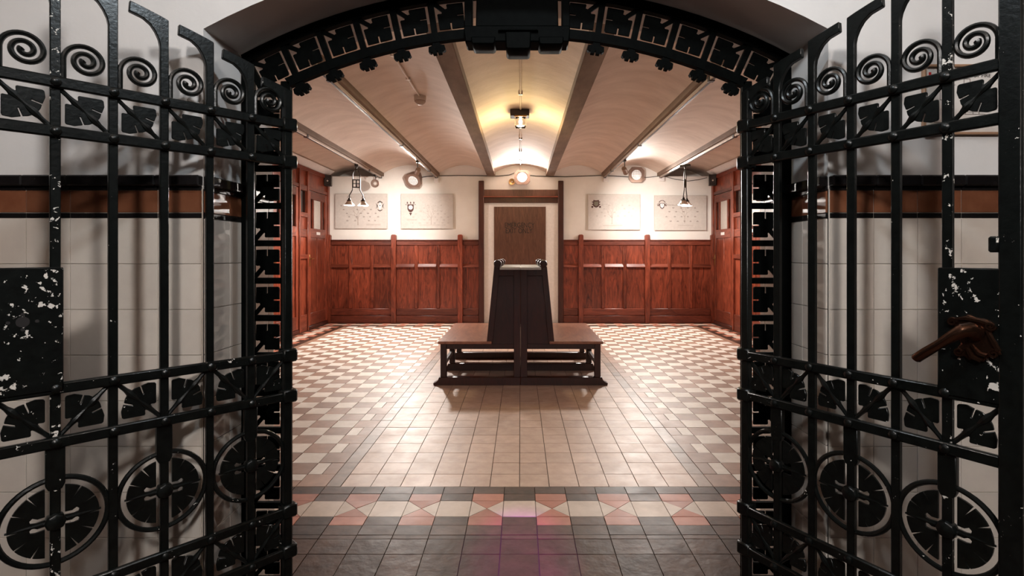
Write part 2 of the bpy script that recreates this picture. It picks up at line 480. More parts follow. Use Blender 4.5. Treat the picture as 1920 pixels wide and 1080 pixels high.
# ------------------------------------------------------------------ room shell
wb = MB().box(-4.2, 4.2, YB, YB+0.2, -0.05, 3.0)
wb.box(-2.86, 2.86, YB, YB+0.2, 3.0, ZT)
wb.box(-4.2, 4.2, YB+0.55, YB+0.65, 2.9, ZT)
for s_ in (-1, 1): wb.box(s_*3.97, s_*4.2, YB, YB+0.6, 3.0, ZT)
wall_back = wb.build('wall_back', ROOMP, smooth=False)
tag(wall_back, 'white plastered wall above red mahogany wainscot panels', 'wall', kind='structure')
BEAMS = [-3.99, -2.86, -1.72, -0.60, 0.60, 1.72, 2.86, 3.99]
ZS, RISE = 3.03, 0.20
cm = MB(); nseg = 14
prof = []
for a, b in zip(BEAMS[:-1], BEAMS[1:]):
    for i in range(nseg+1):
        t = i/nseg; x = a + (b-a)*t
        prof.append((x, ZS + RISE*(1-(2*t-1)**2)))
n = len(prof)
vs_ = [(x, YF1-0.01, z) for x, z in prof] + [(x, YB+0.56, z) for x, z in prof]
cm.add(vs_, [(i, i+1, i+1+n, i+n) for i in range(n-1)])
top = [(-4.2, ZT+0.02), (4.2, ZT+0.02)]
cm.box(-4.2, 4.2, -2.6, YB+0.7, ZT, ZT+0.1)
ceiling = cm.build('ceiling', VAULT, ang=30)
tag(ceiling, 'shallow brick-vaulted plaster ceiling in seven long bays between beams', 'ceiling', kind='structure')
for i, x in enumerate(BEAMS[1:-1]):
    wd = 0.085 if i in (2, 3) else 0.06
    MB().box(x-wd, x+wd, YF1, YB+(0.5 if i in (0, 5) else 0), 3.0, 3.10).build('beam', BEAM, ceiling, bev=0.006)
for s, nme in ((-1, 'left'), (1, 'right')):
    wl = MB().box(s*XW, s*4.2, YF1-0.2, YB+0.1, -0.05, ZT)
    ws = wl.build('wall_'+nme, ROOMP, smooth=False)
    tag(ws, 'mahogany partition wall of glazed doors '+('beside the pendant with the square pierced plate' if s < 0 else 'beside the black speaker on a wall cable'), 'wall', kind='structure')
    if s < 0: wall_left = ws
    else: wall_right = ws

# ------------------------------------------------------------------ wainscot on the back wall
def bx(p): return (p-976)*YB/F
def bz(y): return EYE - (y-477)*YB/F
WP = 0.05
def wains(px0, px1, cols, parent=wall_back):
    x0, x1 = bx(px0), bx(px1)
    MB().box(x0, x1, YB-0.05, YB, 1.585, 1.68).build('wainscot_rail', MAHOGH, parent, bev=0.010)
    MB().box(x0, x1, YB-0.075, YB, 1.68, 1.70).build('wainscot_cap', MAHOGH, parent, bev=0.004)
    MB().box(x0, x1, YB-0.05, YB, 0.155, 0.295).build('wainscot_rail', MAHOGH, parent, bev=0.010)
    MB().box(x0, x1, YB-0.062, YB, 0.0, 0.15).build('skirting', MAHOGH, parent, bev=0.005)
    st = 0.075; wd = (x1-x0-(cols-1)*st)/cols
    for c in range(cols):
        a = x0 + c*(wd+st)
        MB().box(a, a+wd, YB-0.022, YB, 1.20, 1.585).build('wainscot_panel', MAHOG, parent)
        MB().box(a, a+wd, YB-0.022, YB, 0.295, 1.14).build('wainscot_panel', MAHOG, parent)
        MB().add([(p_, y_, z_) for p_ in (a, a+wd) for y_, z_ in ((YB,1.205),(YB-0.022,1.205),(YB-0.085,1.150),(YB-0.085,1.135),(YB,1.135))], [(0,1,2,3,4),(9,8,7,6,5),(0,5,6,1),(1,6,7,2),(2,7,8,3),(3,8,9,4),(4,9,5,0)]).build('wainscot_ledge', MAHOGH, parent)
        if c < cols-1:
            MB().box(a+wd, a+wd+st, YB-0.05, YB, 0.295, 1.585).build('wainscot_stile', MAHOG, parent, bev=0.010)
def wpost(px0, px1, ytop=440, mat=MAHOG, d=0.09):
    z = bz(ytop); x0, x1 = bx(px0), bx(px1)
    MB().prism([(x0,0),(x1,0),(x1,z-0.02),(x1-0.02,z),(x0+0.02,z),(x0,z-0.02)], YB-d, YB).build('wainscot_post', mat, wall_back, bev=0.003)
wpost(613, 622); wpost(735, 744); wpost(859, 868)
wpost(1084, 1093); wpost(1208, 1217); wpost(1331, 1340)
wains(622, 735, 3); wains(744, 859, 3); wains(868, 898, 1)
wains(1055, 1084, 1); wains(1093, 1208, 3); wains(1217, 1331, 3)
# exit door with its white surround
door = empty('door_1', (bx(975), YB, 0))
tag(door, 'dark brown emergency exit door in a white surround between tall posts', 'door', kind='structure')
def dloc(x0, x1, d0, d1, z0, z1): return MB().box(x0-bx(975), x1-bx(975), -d1, -d0, z0, z1)
dloc(bx(905), bx(1046), 0, 0.03, 0, bz(380)).build('surround', WHITE_P, door)
dloc(bx(926.5), bx(1023), 0.03, 0.05, 0.01, bz(388)).build('door_leaf', DOORW, door, bev=0.003)
for p in ((898, 908), (1046, 1056)):
    dloc(bx(p[0]), bx(p[1]), 0, 0.10, 0, bz(340)).build('door_post', MAHOGD, door, bev=0.01)
dloc(bx(907), bx(1046), 0, 0.045, bz(369), bz(356)).build('lintel_board', DOORW, door, bev=0.004)
dloc(bx(907), bx(1046), 0, 0.10, bz(371), bz(368.5)).build('lintel_ledge', MAHOGH, door, bev=0.004)
dloc(bx(906), bx(1046), 0, 0.07, bz(381), bz(371)).build('lintel', MAHOGD, door, bev=0.004)
dloc(bx(906), bx(1046), 0, 0.035, bz(356), bz(333)).build('lintel_plaster', ROOMP, door)
t1 = text('lettering', 'EMERGENCY', 0.145, LETTER, door, (bx(974)-bx(975), -0.052, bz(423)), sx=0.74); t1['label'] = 'black letters reading EMERGENCY'
t2 = text('lettering', 'EXIT ONLY', 0.145, LETTER, door, (bx(973)-bx(975), -0.052, bz(433.5)), sx=0.76); t2['label'] = 'black letters reading EXIT ONLY'

# ------------------------------------------------------------------ side partitions with glazed doors
def side_wall(s, wall, n0):
    def B(d0, d1, y0, y1, z0, z1): return MB().box(s*(XW-d0), s*(XW-d1), y0, y1, z0, z1)
    k = 0; yb_ = YB - 0.10
    B(0, 0.06, YB-0.10, YB-0.0, 0, 2.98).build('corner_post', MAHOG, wall, bev=0.004)
    while yb_ - 1.37 > YF1:
        y1 = yb_; y0 = yb_ - 0.95
        if k < 5:
            dr = empty('door_%d' % (n0+k), (s*XW, (y0+y1)/2, 0))
            yc = (y0+y1)/2
            def D(name, d0, d1, ya, yb2, z0, z1, mat, bev=0.004, par=None):
                m_ = MB().box(-s*d0, -s*d1, ya-yc, yb2-yc, z0, z1)
                return m_.build(name, mat, par or dr, bev=bev)
            st = 0.11
            D('stile', 0, 0.045, y0+0.015, y0+st, 0.07, 2.585, MAHOG); D('stile', 0, 0.045, y1-st, y1-0.015, 0.07, 2.585, MAHOG)
            a, b = y0+st, y1-st
            D('rail', 0, 0.045, a, b, 2.44, 2.585, MAHOGY); D('rail', 0, 0.045, a, b, 1.72, 1.89, MAHOGY); D('rail', 0, 0.045, a, b, 0.07, 0.30, MAHOGY)
            wd = b-a
            D('pane', 0.004, 0.012, a, a+0.17*wd, 1.89, 2.44, DARKG, 0); D('pane', 0.004, 0.012, a+0.24*wd, b-0.24*wd, 1.89, 2.44, FROST, 0); D('pane', 0.004, 0.012, b-0.17*wd, b, 1.89, 2.44, DARKG, 0)
            D('mullion', 0, 0.04, a+0.17*wd, a+0.24*wd, 1.89, 2.44, MAHOG); D('mullion', 0, 0.04, b-0.24*wd, b-0.17*wd, 1.89, 2.44, MAHOG)
            D('panel', 0, 0.022, a, (a+b)/2-0.02, 0.30, 1.72, MAHOG, 0); D('panel', 0, 0.022, (a+b)/2+0.02, b, 0.30, 1.72, MAHOG, 0)
            D('muntin', 0, 0.03, (a+b)/2-0.02, (a+b)/2+0.02, 0.30, 1.72, MAHOG)
            D('name_plate', 0.045, 0.05, (a+b)/2-0.09, (a+b)/2+0.09, 1.775, 1.83, WHITE_P, 0.001)
            hy = y0+0.06 if s < 0 else y1-0.06
            hp = D('handle_plate', 0.045, 0.053, hy-0.02, hy+0.02, 1.18, 1.40, BRASS, 0.003)
            hd = MB().tube([(-s*0.05, hy-yc, 1.32), (-s*0.09, hy-yc, 1.32), (-s*0.095, hy-yc+(0.08 if s < 0 else -0.08), 1.315)], 0.009).build('handle', BRASS, hp)
            D('kick_rail', 0, 0.06, a-0.09, b+0.09, 0.0, 0.065, MAHOGD)
            ordw = ['next to the back wall', 'second from the back wall', 'third from the back wall', 'fourth from the back wall', 'fifth from the back wall'][k]
            tag(dr, 'mahogany door with slotted panes %s, %s' % (ordw, 'in the wall with handles away from the corner' if s < 0 else 'in the wall with handles toward the corner'), 'door', kind='structure')
        B(0, 0.05, y0, y1, 2.60, 2.66).build('transom_rail', MAHOGY, wall, bev=0.004)
        B(0, 0.022, y0, y1, 2.66, 2.93).build('transom_panel', MAHOG, wall)
        B(0, 0.05, y0-0.42, y1, 2.93, 3.0).build('head_rail', MAHOGY, wall, bev=0.004)
        B(0, 0.06, y0-0.06, y0, 0, 2.93).build('post', MAHOG, wall, bev=0.004)
        B(0, 0.06, y0-0.42, y0-0.36, 0, 2.93).build('post', MAHOG, wall, bev=0.004)
        a, b = y0-0.36, y0-0.06
        B(0, 0.022, a, b, 2.66, 2.93).build('transom_panel', MAHOG, wall)
        B(0, 0.05, a, b, 2.56, 2.66).build('transom_rail', MAHOGY, wall, bev=0.004)
        B(0, 0.008, a, b, 2.16, 2.56).build('vent_opening', DARKG, wall)
        B(0, 0.06, a, b, 2.08, 2.16).build('vent_sill', MAHOGY, wall, bev=0.004)
        B(0, 0.022, a, b, 1.86, 2.08).build('side_panel', MAHOG, wall)
        B(0, 0.045, a, b, 1.72, 1.86).build('side_rail', MAHOGY, wall, bev=0.004)
        B(0, 0.022, a, b, 1.40, 1.72).build('side_panel', MAHOG, wall)
        B(0, 0.055, a, b, 1.32, 1.40).build('side_rail', MAHOGY, wall, bev=0.004)
        B(0, 0.022, a, b, 0.30, 1.32).build('side_panel', MAHOG, wall)
        B(0, 0.045, a, b, 0.0, 0.30).build('side_rail', MAHOGY, wall, bev=0.004)
        yb_ -= 1.37; k += 1
    return k
side_wall(-1, wall_left, 2); side_wall(1, wall_right, 7)
# white cornice cove above the partitions
for s, wall in ((-1, wall_left), (1, wall_right)):
    MB().prism([(s*XW, 3.0), (s*(XW-0.02), 3.0), (s*(XW-0.16), 3.10), (s*XW, 3.10)], YF1, YB).build('cornice', WHITE_P, wall)

# ------------------------------------------------------------------ cast iron frame in the arch
def smooth_poly(p): return p
MOTIF = [(-0.42,0.39),(-0.05,0.40),(-0.05,0.19),(0.0,0.19),(0.0,0.40),(0.37,0.40),(0.41,0.36),(0.41,0.0),(0.20,0.0),(0.20,-0.045),(0.41,-0.045),
         (0.41,-0.41),(-0.08,-0.41),(-0.11,-0.38),(-0.10,-0.27),(-0.16,-0.255),(-0.46,-0.56),(-0.56,-0.46),(-0.27,-0.17),(-0.29,-0.12),(-0.40,-0.125),(-0.43,-0.10)]
frame = empty('iron_portal', (PC, YFR, 0))
tag(frame, 'black iron portal surround of pierced leaf squares lining the arch', 'portal')
IW = 0.8595; OW = 1.045
DP = 0.028
def fbox(x0, x1, z0, z1, d=DP, name='bar', mat=IRONF, bev=0.003):
    return MB().box(x0, x1, -d, d, z0, z1).build(name, mat, frame, bev=bev)
zin = lambda x, r: AZ + math.sqrt(r*r - x*x)
R_I0, R_I1 = 2.027, 2.062       # inner band
R_O0, R_O1 = 2.178, 2.216       # outer band
for s in (-1, 1):
    fbox(s*(IW+0.036), s*IW, 0, zin(IW, R_I0)+0.02, 0.014, 'inner_post', IRONFC)
    fbox(s*(OW-0.045), s*OW, 0, zin(OW, R_O0), 0.014, 'outer_post')
    ca, cb = IW+0.036, OW-0.045
    cw = cb-ca; cx_ = (ca+cb)/2
    pitch = 0.1426; zc0 = 1.585
    for k in range(-11, 5):
        z = zc0 + k*pitch
        if z > zin(cx_, R_I1)-0.02: break
        fbox(s*ca, s*cb, z-0.0115, z+0.0115, 0.010, 'crossbar')
        ch = pitch-0.023
        zc = z + pitch/2
        if zc + ch/2 > zin(cx_, R_I1)+0.03: continue
        pl = [(s*(cx_+(-a_)*cw), zc+b_*ch) for a_, b_ in MOTIF]
        MB().prism(pl, -0.004, 0.004).build('leaf_panel', IRONF, frame)
    for zc in (0.74, 1.04): pass
def arc_band(r0, r1, ha0, ha1, d, name, n=28, mat=IRONF):
    m_ = MB(); vs_ = []
    for i in range(n+1):
        t = -ha0+(ha0+ha0)*i/n; t1_ = -ha1+2*ha1*i/n
        a0 = (r0*math.sin(t), r0*math.cos(t)+AZ); a1 = (r1*math.sin(t1_), r1*math.cos(t1_)+AZ)
        vs_ += [(a0[0],-d,a0[1]),(a1[0],-d,a1[1]),(a1[0],d,a1[1]),(a0[0],d,a0[1])]
    fs_ = []
    for i in range(n):
        for j in range(4): fs_.append((i*4+j, i*4+(j+1) % 4, i*4+4+(j+1) % 4, i*4+4+j))
    fs_ += [(0,1,2,3), (n*4+3,n*4+2,n*4+1,n*4)]
    m_.add(vs_, fs_); return m_.build(name, mat, frame)
arc_band(R_I0, R_I1, math.asin(IW/R_I0), math.asin((IW+0.02)/R_I1), 0.014, 'inner_arch_band')
arc_band(R_O0, R_O1, math.asin((OW-0.01)/R_O0), math.asin(OW/R_O1), 0.014, 'outer_arch_band')
def pol(th, r): return (r*math.sin(th), AZ + r*math.cos(th))
TH0, DTH = R(4.83), R(3.85)
for s in (-1, 1):
    for k in range(6):
        ta = TH0 + k*DTH; tb = ta + DTH; tcn = (ta+tb)/2
        g = 0.0115/2.12
        # radial divider at the outer side of the cell
        m_ = MB()
        q = [pol(s*(tb-g), R_I1-0.004), pol(s*(tb+g), R_I1-0.004), pol(s*(tb+g), R_O0+0.004), pol(s*(tb-g), R_O0+0.004)]
        m_.prism(q, -0.010, 0.010).build('crossbar', IRONF, frame)
        if k < 6:
            aw = DTH - 2*g; rh = R_O0 - R_I1
            pl = []
            for a_, b_ in MOTIF:
                pl.append(pol(s*(tcn - a_*aw), (R_O0+R_I1)/2 - b_*rh))
            MB().prism(pl, -0.004, 0.004).build('leaf_panel', IRONF, frame)
        # hanging leaf tab under the inner band at each divider
        if k < 5:
            bp_ = [(-0.012,0.0),(0.012,0.0),(0.014,0.012),(0.030,0.016),(0.033,0.034),(0.026,0.040),(0.020,0.036),(0.017,0.046),(0.003,0.046),(0.002,0.034),(-0.002,0.034),(-0.003,0.046),
                   (-0.017,0.046),(-0.020,0.036),(-0.026,0.040),(-0.033,0.034),(-0.030,0.016),(-0.014,0.012)]
            pl = [pol(s*tb + u/2.0, R_I0+0.002-v) for u, v in bp_]
            MB().prism(pl, -0.010, 0.010).build('hanging_tab', IRONF, frame)
# crown block
px2 = 2.0/F
def kp(x, y): return ((x-969)*px2, EYE-(y-477)*px2)
kb = [kp(873,70),(kp(875,86)),kp(884,86),kp(888,79),kp(933,79),kp(935,77),kp(1003,77),kp(1005,79),kp(1050,79),kp(1056,86),kp(1066,86),kp(1068,70),kp(1066,66)]
topk = [pol(R(4.75), R_O0+0.02), pol(R(2.4), R_O0+0.02), pol(0, R_O0+0.02), pol(-R(2.4), R_O0+0.02), pol(-R(4.75), R_O0+0.02)]
# side slots are left open by building the block in three pieces
MB().prism([kp(873,70),kp(875,86),kp(884,86),kp(1056,86),kp(1066,86),kp(1068,70),kp(1068,56),kp(873,56)], -0.04, 0.05).build('crown_sill', IRONF, frame, bev=0.004)
MB().prism([kp(894,56),kp(1047,56),kp(1045,-28),kp(896,-28)], -0.03, 0.04).build('crown_block', IRONF, frame, bev=0.004)
for xa, xb in ((873, 887), (1054, 1068)):
    MB().prism([kp(xa,57),kp(xb,57),kp(xb,-24),kp(xa,-24)], -0.028, 0.028).build('crown_jamb', IRONF, frame, bev=0.002)
for xa, xb, ya, yb2, dd in ((886,931,78,92,0.05),(949,996,70,102,0.055),(1010,1056,78,93,0.05)):
    MB().prism([kp(xa,ya),kp(xb,ya),kp(xb-1,yb2-3),kp(xb-4,yb2),kp(xa+4,yb2),kp(xa+1,yb2-3)], -dd, dd).build('crown_drop', IRONF, frame, bev=0.004)
MB().prism([kp(935,68),kp(1010,68),kp(1003,64),kp(942,64)], -0.055, -0.03).build('crown_lip', IRONF, frame, bev=0.002)

# ------------------------------------------------------------------ the two gate leaves
ZR = [1.872, 1.737, 1.033, 0.885, 0.467, 0.320]
ZCOR = [2.0, 2.06, 2.10, 2.13, 2.155, 2.175, 2.19]
LEAFP = [(-0.42,-0.13),(-0.42,0.37),(-0.39,0.41),(-0.22,0.43),(-0.045,0.375),(-0.115,0.16),(-0.090,0.148),(-0.012,0.362),(0.10,0.335),(0.19,0.28),(0.24,0.24),(0.28,0.19),(0.335,0.10),(0.362,-0.012),
         (0.148,-0.090),(0.16,-0.115),(0.375,-0.045),(0.43,-0.22),(0.41,-0.39),(0.37,-0.42),(-0.13,-0.42),(-0.15,-0.39),(-0.14,-0.29),(-0.19,-0.26),(-0.26,-0.19),(-0.29,-0.14),(-0.39,-0.15)]
def make_leaf(name, hinge, d, sp, sy, label, handle):
    rz = math.atan2(d[1], d[0])
    g = empty(name, (hinge[0], hinge[1], 0), rz)
    tag(g, label, 'gate', 'pair of open gate leaves')
    NB = 7
    us = [i*sp for i in range(NB)]
    bw, bd = 0.0115, 0.009
    for i, u in enumerate(us):
        zc = ZCOR[i]
        if i < 6:
            pl = [(u-bw, 0.02), (u-bw, zc), (u+0.012, zc+0.008), (u+0.055, zc+0.020), (u+0.088, zc+0.028), (u+0.090, zc-0.004), (u+0.055, zc-0.013), (u+0.036, zc-0.027), (u+0.024, zc-0.045), (u+0.015, zc-0.066), (u+bw, zc-0.085), (u+bw, 0.02)]
            MB().prism(pl, -bd, bd).build('bar', IRONB if i == 5 else IRONC if i in (0, 4) else IRON, g, bev=0.0022)
        else:
            MB().box(u-0.012, u+0.034, -0.026, 0.026, 0.02, zc+0.10).build('lock_stile', IRONC, g, bev=0.004)
    MB().box(-0.014, 0.014, -0.014, 0.014, 0.0, 2.0).build('hinge_stile', IRON, g, bev=0.003)
    u1 = us[-1]
    for k, z in enumerate(ZR):
        MB().box(-0.012, u1, sy*0.004, sy*0.020, z-0.0155, z+0.0155).build('rail', IRONC if k in (2,3,4) else IRON, g, bev=0.004)
        # collar at the hinge end
        MB().box(-0.030, 0.024, -0.022, 0.026, z-0.024, z+0.024).build('hinge_collar', IRON, g, bev=0.006)
        for i in range(1, 6):
            m_ = MB().lathe([(0.013,0),(0.012,0.005),(0.007,0.009),(0.0,0.0105)], 10, Matrix.Translation((us[i], sy*0.0195, z)) @ Matrix.Rotation(-sy*PI/2, 4, 'X'))
            m_.build('rivet', IRON, g)
    # scrolls above the top rail, on the hinge side of each bar
    for i in range(1, NB):
        ub = us[i]-bw-0.006
        if i == 6: ub = us[i]-0.012-0.006
        cx_, cz_ = ub-0.049, ZR[0]+0.075
        pts = [(ub, 0, ZR[0]+0.01), (ub, 0, ZR[0]+0.03), (ub, 0, cz_-0.02)]
        for j in range(0, 62):
            th = j/61*2*PI*2.05
            r_ = 0.049 - (0.049-0.007)*(j/61)**0.9
            # start toward the bar (+u), go up and over toward the hinge
            pts.append((cx_ + r_*math.cos(th), 0, cz_ + r_*math.sin(th)))
        rr = [0.0070]*(len(pts)-8) + [0.0070+0.0003*k for k in range(8)]
        MB().tube(pts, rr, 8, flat=1.25).build('scroll', IRON, g)
    # leaf ornaments: upper band and middle band
    def ornament(i, zlo, zhi, fa, fb):
        ul, uh = us[i]+bw, us[i+1]-bw
        if i == 5: uh = us[6]-0.012
        uc, wu = (ul+uh)/2, uh-ul
        zc, hz = (zlo+zhi)/2, zhi-zlo
        pl = [(uc+fa*a_*wu*0.98, zc+fb*b_*hz*0.98) for a_, b_ in LEAFP]
        o_ = MB().prism(pl, -0.004, 0.004).build('leaf_ornament', IRONC if zlo < 1.2 else IRON, g, bev=0.0012)
        e = 0.53
        st = []
        rad = []
        for t_, r_ in ((-e,0.0062),(-0.36,0.0062),(-0.26,0.0075),(-0.20,0.0100),(-0.12,0.0075),(0.0,0.0050),(0.06,0.006),(0.13,0.0095),(0.20,0.0110),(0.25,0.009),(0.32,0.0066),(e,0.0062)):
            st.append((uc+fa*t_*wu, sy*0.001, zc+fb*t_*hz)); rad.append(r_)
        MB().tube(st, rad, 8).build('stem', IRON, o_)
    h = 0.0155
    for i in range(0, 6):
        ornament(i, ZR[1]+h, ZR[0]-h, -1, -1)      # straight corner up on the lock side, slits low on the hinge side
        # middle band: pairs meet at the top of bars 2, 4, 6
        meet_hi = (i % 2 == 1)
        ornament(i, ZR[3]+h, ZR[2]-h, 1 if meet_hi else -1, 1)
        ornament(i, ZR[5]+h, ZR[4]-h, 1 if meet_hi else -1, 1)
    # rosettes on bars 1, 3, 5
    for i in (1, 3, 5):
        u = us[i]; zc = 0.667; RR = 0.1165
        ro = MB().tube([(u+RR*math.cos(a*PI/24), 0.0, zc+RR*math.sin(a*PI/24)) for a in range(48)], 0.0075, 8, closed=True).build('rosette_ring', IRONC, g)
        for s in (-1, 1):
            pl = []; rd = 0.096; e = 0.021
            a0 = math.acos(e/rd)
            slits = [-1.05, -0.55, -0.05, 0.45, 0.95]
            pl.append((e, -rd*math.sin(a0)))
            steps = []
            t_ = -a0
            for sl in slits:
                k_ = 4
                for q in range(1, k_+1):
                    pass
            aa = -a0
            for sl in slits + [None]:
                en = (sl-0.022) if sl is not None else a0
                for q in range(1, 5):
                    an = aa+(en-aa)*q/4; pl.append((rd*math.cos(an), rd*math.sin(an)))
                if sl is not None:
                    pl.append((0.064*math.cos(sl), 0.064*math.sin(sl)))
                    aa = sl+0.022; pl.append((rd*math.cos(aa), rd*math.sin(aa)))
            # inner edge with two drop-shaped notches beside the stem
            for zz in (0.013, -0.013):
                sg = 1 if zz > 0 else -1
                nt_ = [(e, zz+0.005), (0.036, zz+0.004), (0.046, zz+0.010*(1)), (0.052, zz+0.004), (0.050, zz-0.004), (0.040, zz-0.006), (e, zz-0.004)]
                pl += nt_
            pl = [(u+s*a_, zc+b_) for a_, b_ in pl]
            MB().prism(pl, -0.0035, 0.0035).build('rosette_half', IRON, g)
        MB().tube([(u-0.10, 0, zc), (u-0.05, 0, zc), (u, 0, zc), (u+0.05, 0, zc), (u+0.10, 0, zc)], [0.003,0.006,0.007,0.006,0.003], 8).build('rosette_stem', IRON, g)
        MB().lathe([(0.020,-0.014),(0.024,-0.010),(0.024,0.010),(0.020,0.016),(0.0,0.020)], 8, Matrix.Translation((u, sy*0.004, zc)) @ Matrix.Rotation(-sy*PI/2, 4, 'X')).build('rosette_boss', IRON, g, bev=0.001)
        MB().prism([(u-0.021, ZR[3]-0.01), (u-0.021, zc+RR-0.035+0.02), (u-0.014, zc+RR-0.03), (u+0.014, zc+RR-0.03), (u+0.021, zc+RR-0.015), (u+0.021, ZR[3]-0.01)], -0.010, 0.010).build('bar_sleeve', IRONC, g, bev=0.002)
    # lock plate
    lp = MB()
    lp.box(us[5]-bw-0.004, us[6]+0.0, sy*-0.010, sy*0.024, ZR[2]-0.005, 1.365)
    lpo = lp.build('lock_plate', IRONP, g, bev=0.003)
    uc = us[5]+0.5*sp; zc = 1.19
    if not handle:
        MB().lathe([(0.0,0),(0.014,0.0005),(0.014,0.0015),(0.0,0.0015)], 18, Matrix.Translation((us[5]+0.52*sp, sy*0.0235, 1.222)) @ Matrix.Rotation(-sy*PI/2, 4, 'X')).build('spindle_hole', LETTER, lpo)
        for a in range(4):
            th = a*PI/2
            MB().lathe([(0.0,0),(0.0045,0.0005),(0.0045,0.0015),(0.0,0.0015)], 10, Matrix.Translation((us[5]+0.52*sp+0.028*math.cos(th), sy*0.0235, 1.222+0.020*math.sin(th))) @ Matrix.Rotation(-sy*PI/2, 4, 'X')).build('screw_hole', LETTER, lpo)
    else:
        y = sy*0.024
        # scrolled escutcheon
        esc = [(-0.048,0.030),(-0.040,0.044),(-0.022,0.046),(-0.008,0.058),(0.006,0.050),(0.030,0.048),(0.044,0.038),(0.046,0.024),(0.038,0.018),(0.048,-0.010),(0.058,-0.030),(0.044,-0.030),(0.046,-0.050),(0.030,-0.046),
               (0.024,-0.062),(0.006,-0.054),(-0.006,-0.064),(-0.016,-0.050),(-0.030,-0.052),(-0.034,-0.034),(-0.022,-0.020),(-0.036,0.004),(-0.030,0.018)]
        pe = MB().prism([(uc+a_*1.0, zc+b_*1.0) for a_, b_ in esc], y, y+sy*0.008).build('escutcheon', BRONZE, lpo, bev=0.003)
        for a_, b_, r0, rdir in ((-0.040,0.034,0.011,1),(0.038,0.032,0.011,-1),(0.044,-0.036,0.012,1),(-0.026,-0.042,0.011,-1)):
            pts = []
            for j in range(22):
                th = j/21*2*PI*1.5*rdir; r_ = r0*(1-0.75*j/21)
                pts.append((uc+a_+r_*math.cos(th), y+sy*0.010, zc+b_+r_*math.sin(th)))
            MB().tube(pts, 0.0036, 6).build('escutcheon_scroll', BRONZE, pe)
        for pth in ([(-0.04,0.04),(-0.01,0.046),(0.02,0.042),(0.04,0.035)], [(0.03,0.02),(0.044,-0.008),(0.053,-0.028)], [(0.0,-0.02),(0.015,-0.04),(0.03,-0.044)], [(-0.01,-0.03),(0.0,-0.05),(0.02,-0.058)]):
            MB().tube([(uc+a_, y+sy*0.009, zc+b_) for a_, b_ in pth], [0.004,0.0065,0.0065,0.004][:len(pth)], 6).build('escutcheon_rib', BRONZE, pe)
        # lever
        lv = [(uc+0.012, y+sy*0.006, zc+0.012), (uc+0.004, y+sy*0.030, zc+0.020), (uc-0.006, y+sy*0.046, zc+0.018), (uc-0.022, y+sy*0.054, zc+0.004), (uc-0.048, y+sy*0.058, zc-0.020), (uc-0.078, y+sy*0.060, zc-0.046), (uc-0.100, y+sy*0.060, zc-0.066), (uc-0.104, y+sy*0.060, zc-0.070)]
        hl = MB().tube(lv, [0.022,0.020,0.018,0.015,0.0125,0.0135,0.0135,0.009], 10, flat=0.75).build('lever', BRONZE, lpo)
        MB().tube([(a_, b_+sy*0.009, c_+0.003) for a_, b_, c_ in lv[2:7]], 0.004, 6).build('lever_ridge', BRONZE, hl)
        # little keeper on the stile
        MB().box(u1-0.030, u1-0.010, sy*-0.014, sy*0.030, 1.405, 1.445).build('latch_keeper', IRONC, g, bev=0.004)
    return g
def leaf_line(ax, ar, bx_, br, Yh=1.93, rh=240.0):
    c = Yh*rh
    A = ((ax-976)/F*c/ar, c/ar); B_ = ((bx_-976)/F*c/br, c/br)
    d = Vector((B_[0]-A[0], B_[1]-A[1])); return A, d
A, d = leaf_line(538, 241.9, 103, 321.2)
make_leaf('gate_leaf', A, (d.normalized().x, d.normalized().y), d.length/5, 1, 'open black iron gate leaf with an empty spindle hole in its peeling lock plate', False)
A, d = leaf_line(1400, 240.4, 1890, 357.5)
make_leaf('gate_leaf', A, (d.normalized().x, d.normalized().y), d.length/6, -1, 'open black iron gate leaf carrying a scrolled bronze lever handle', True)

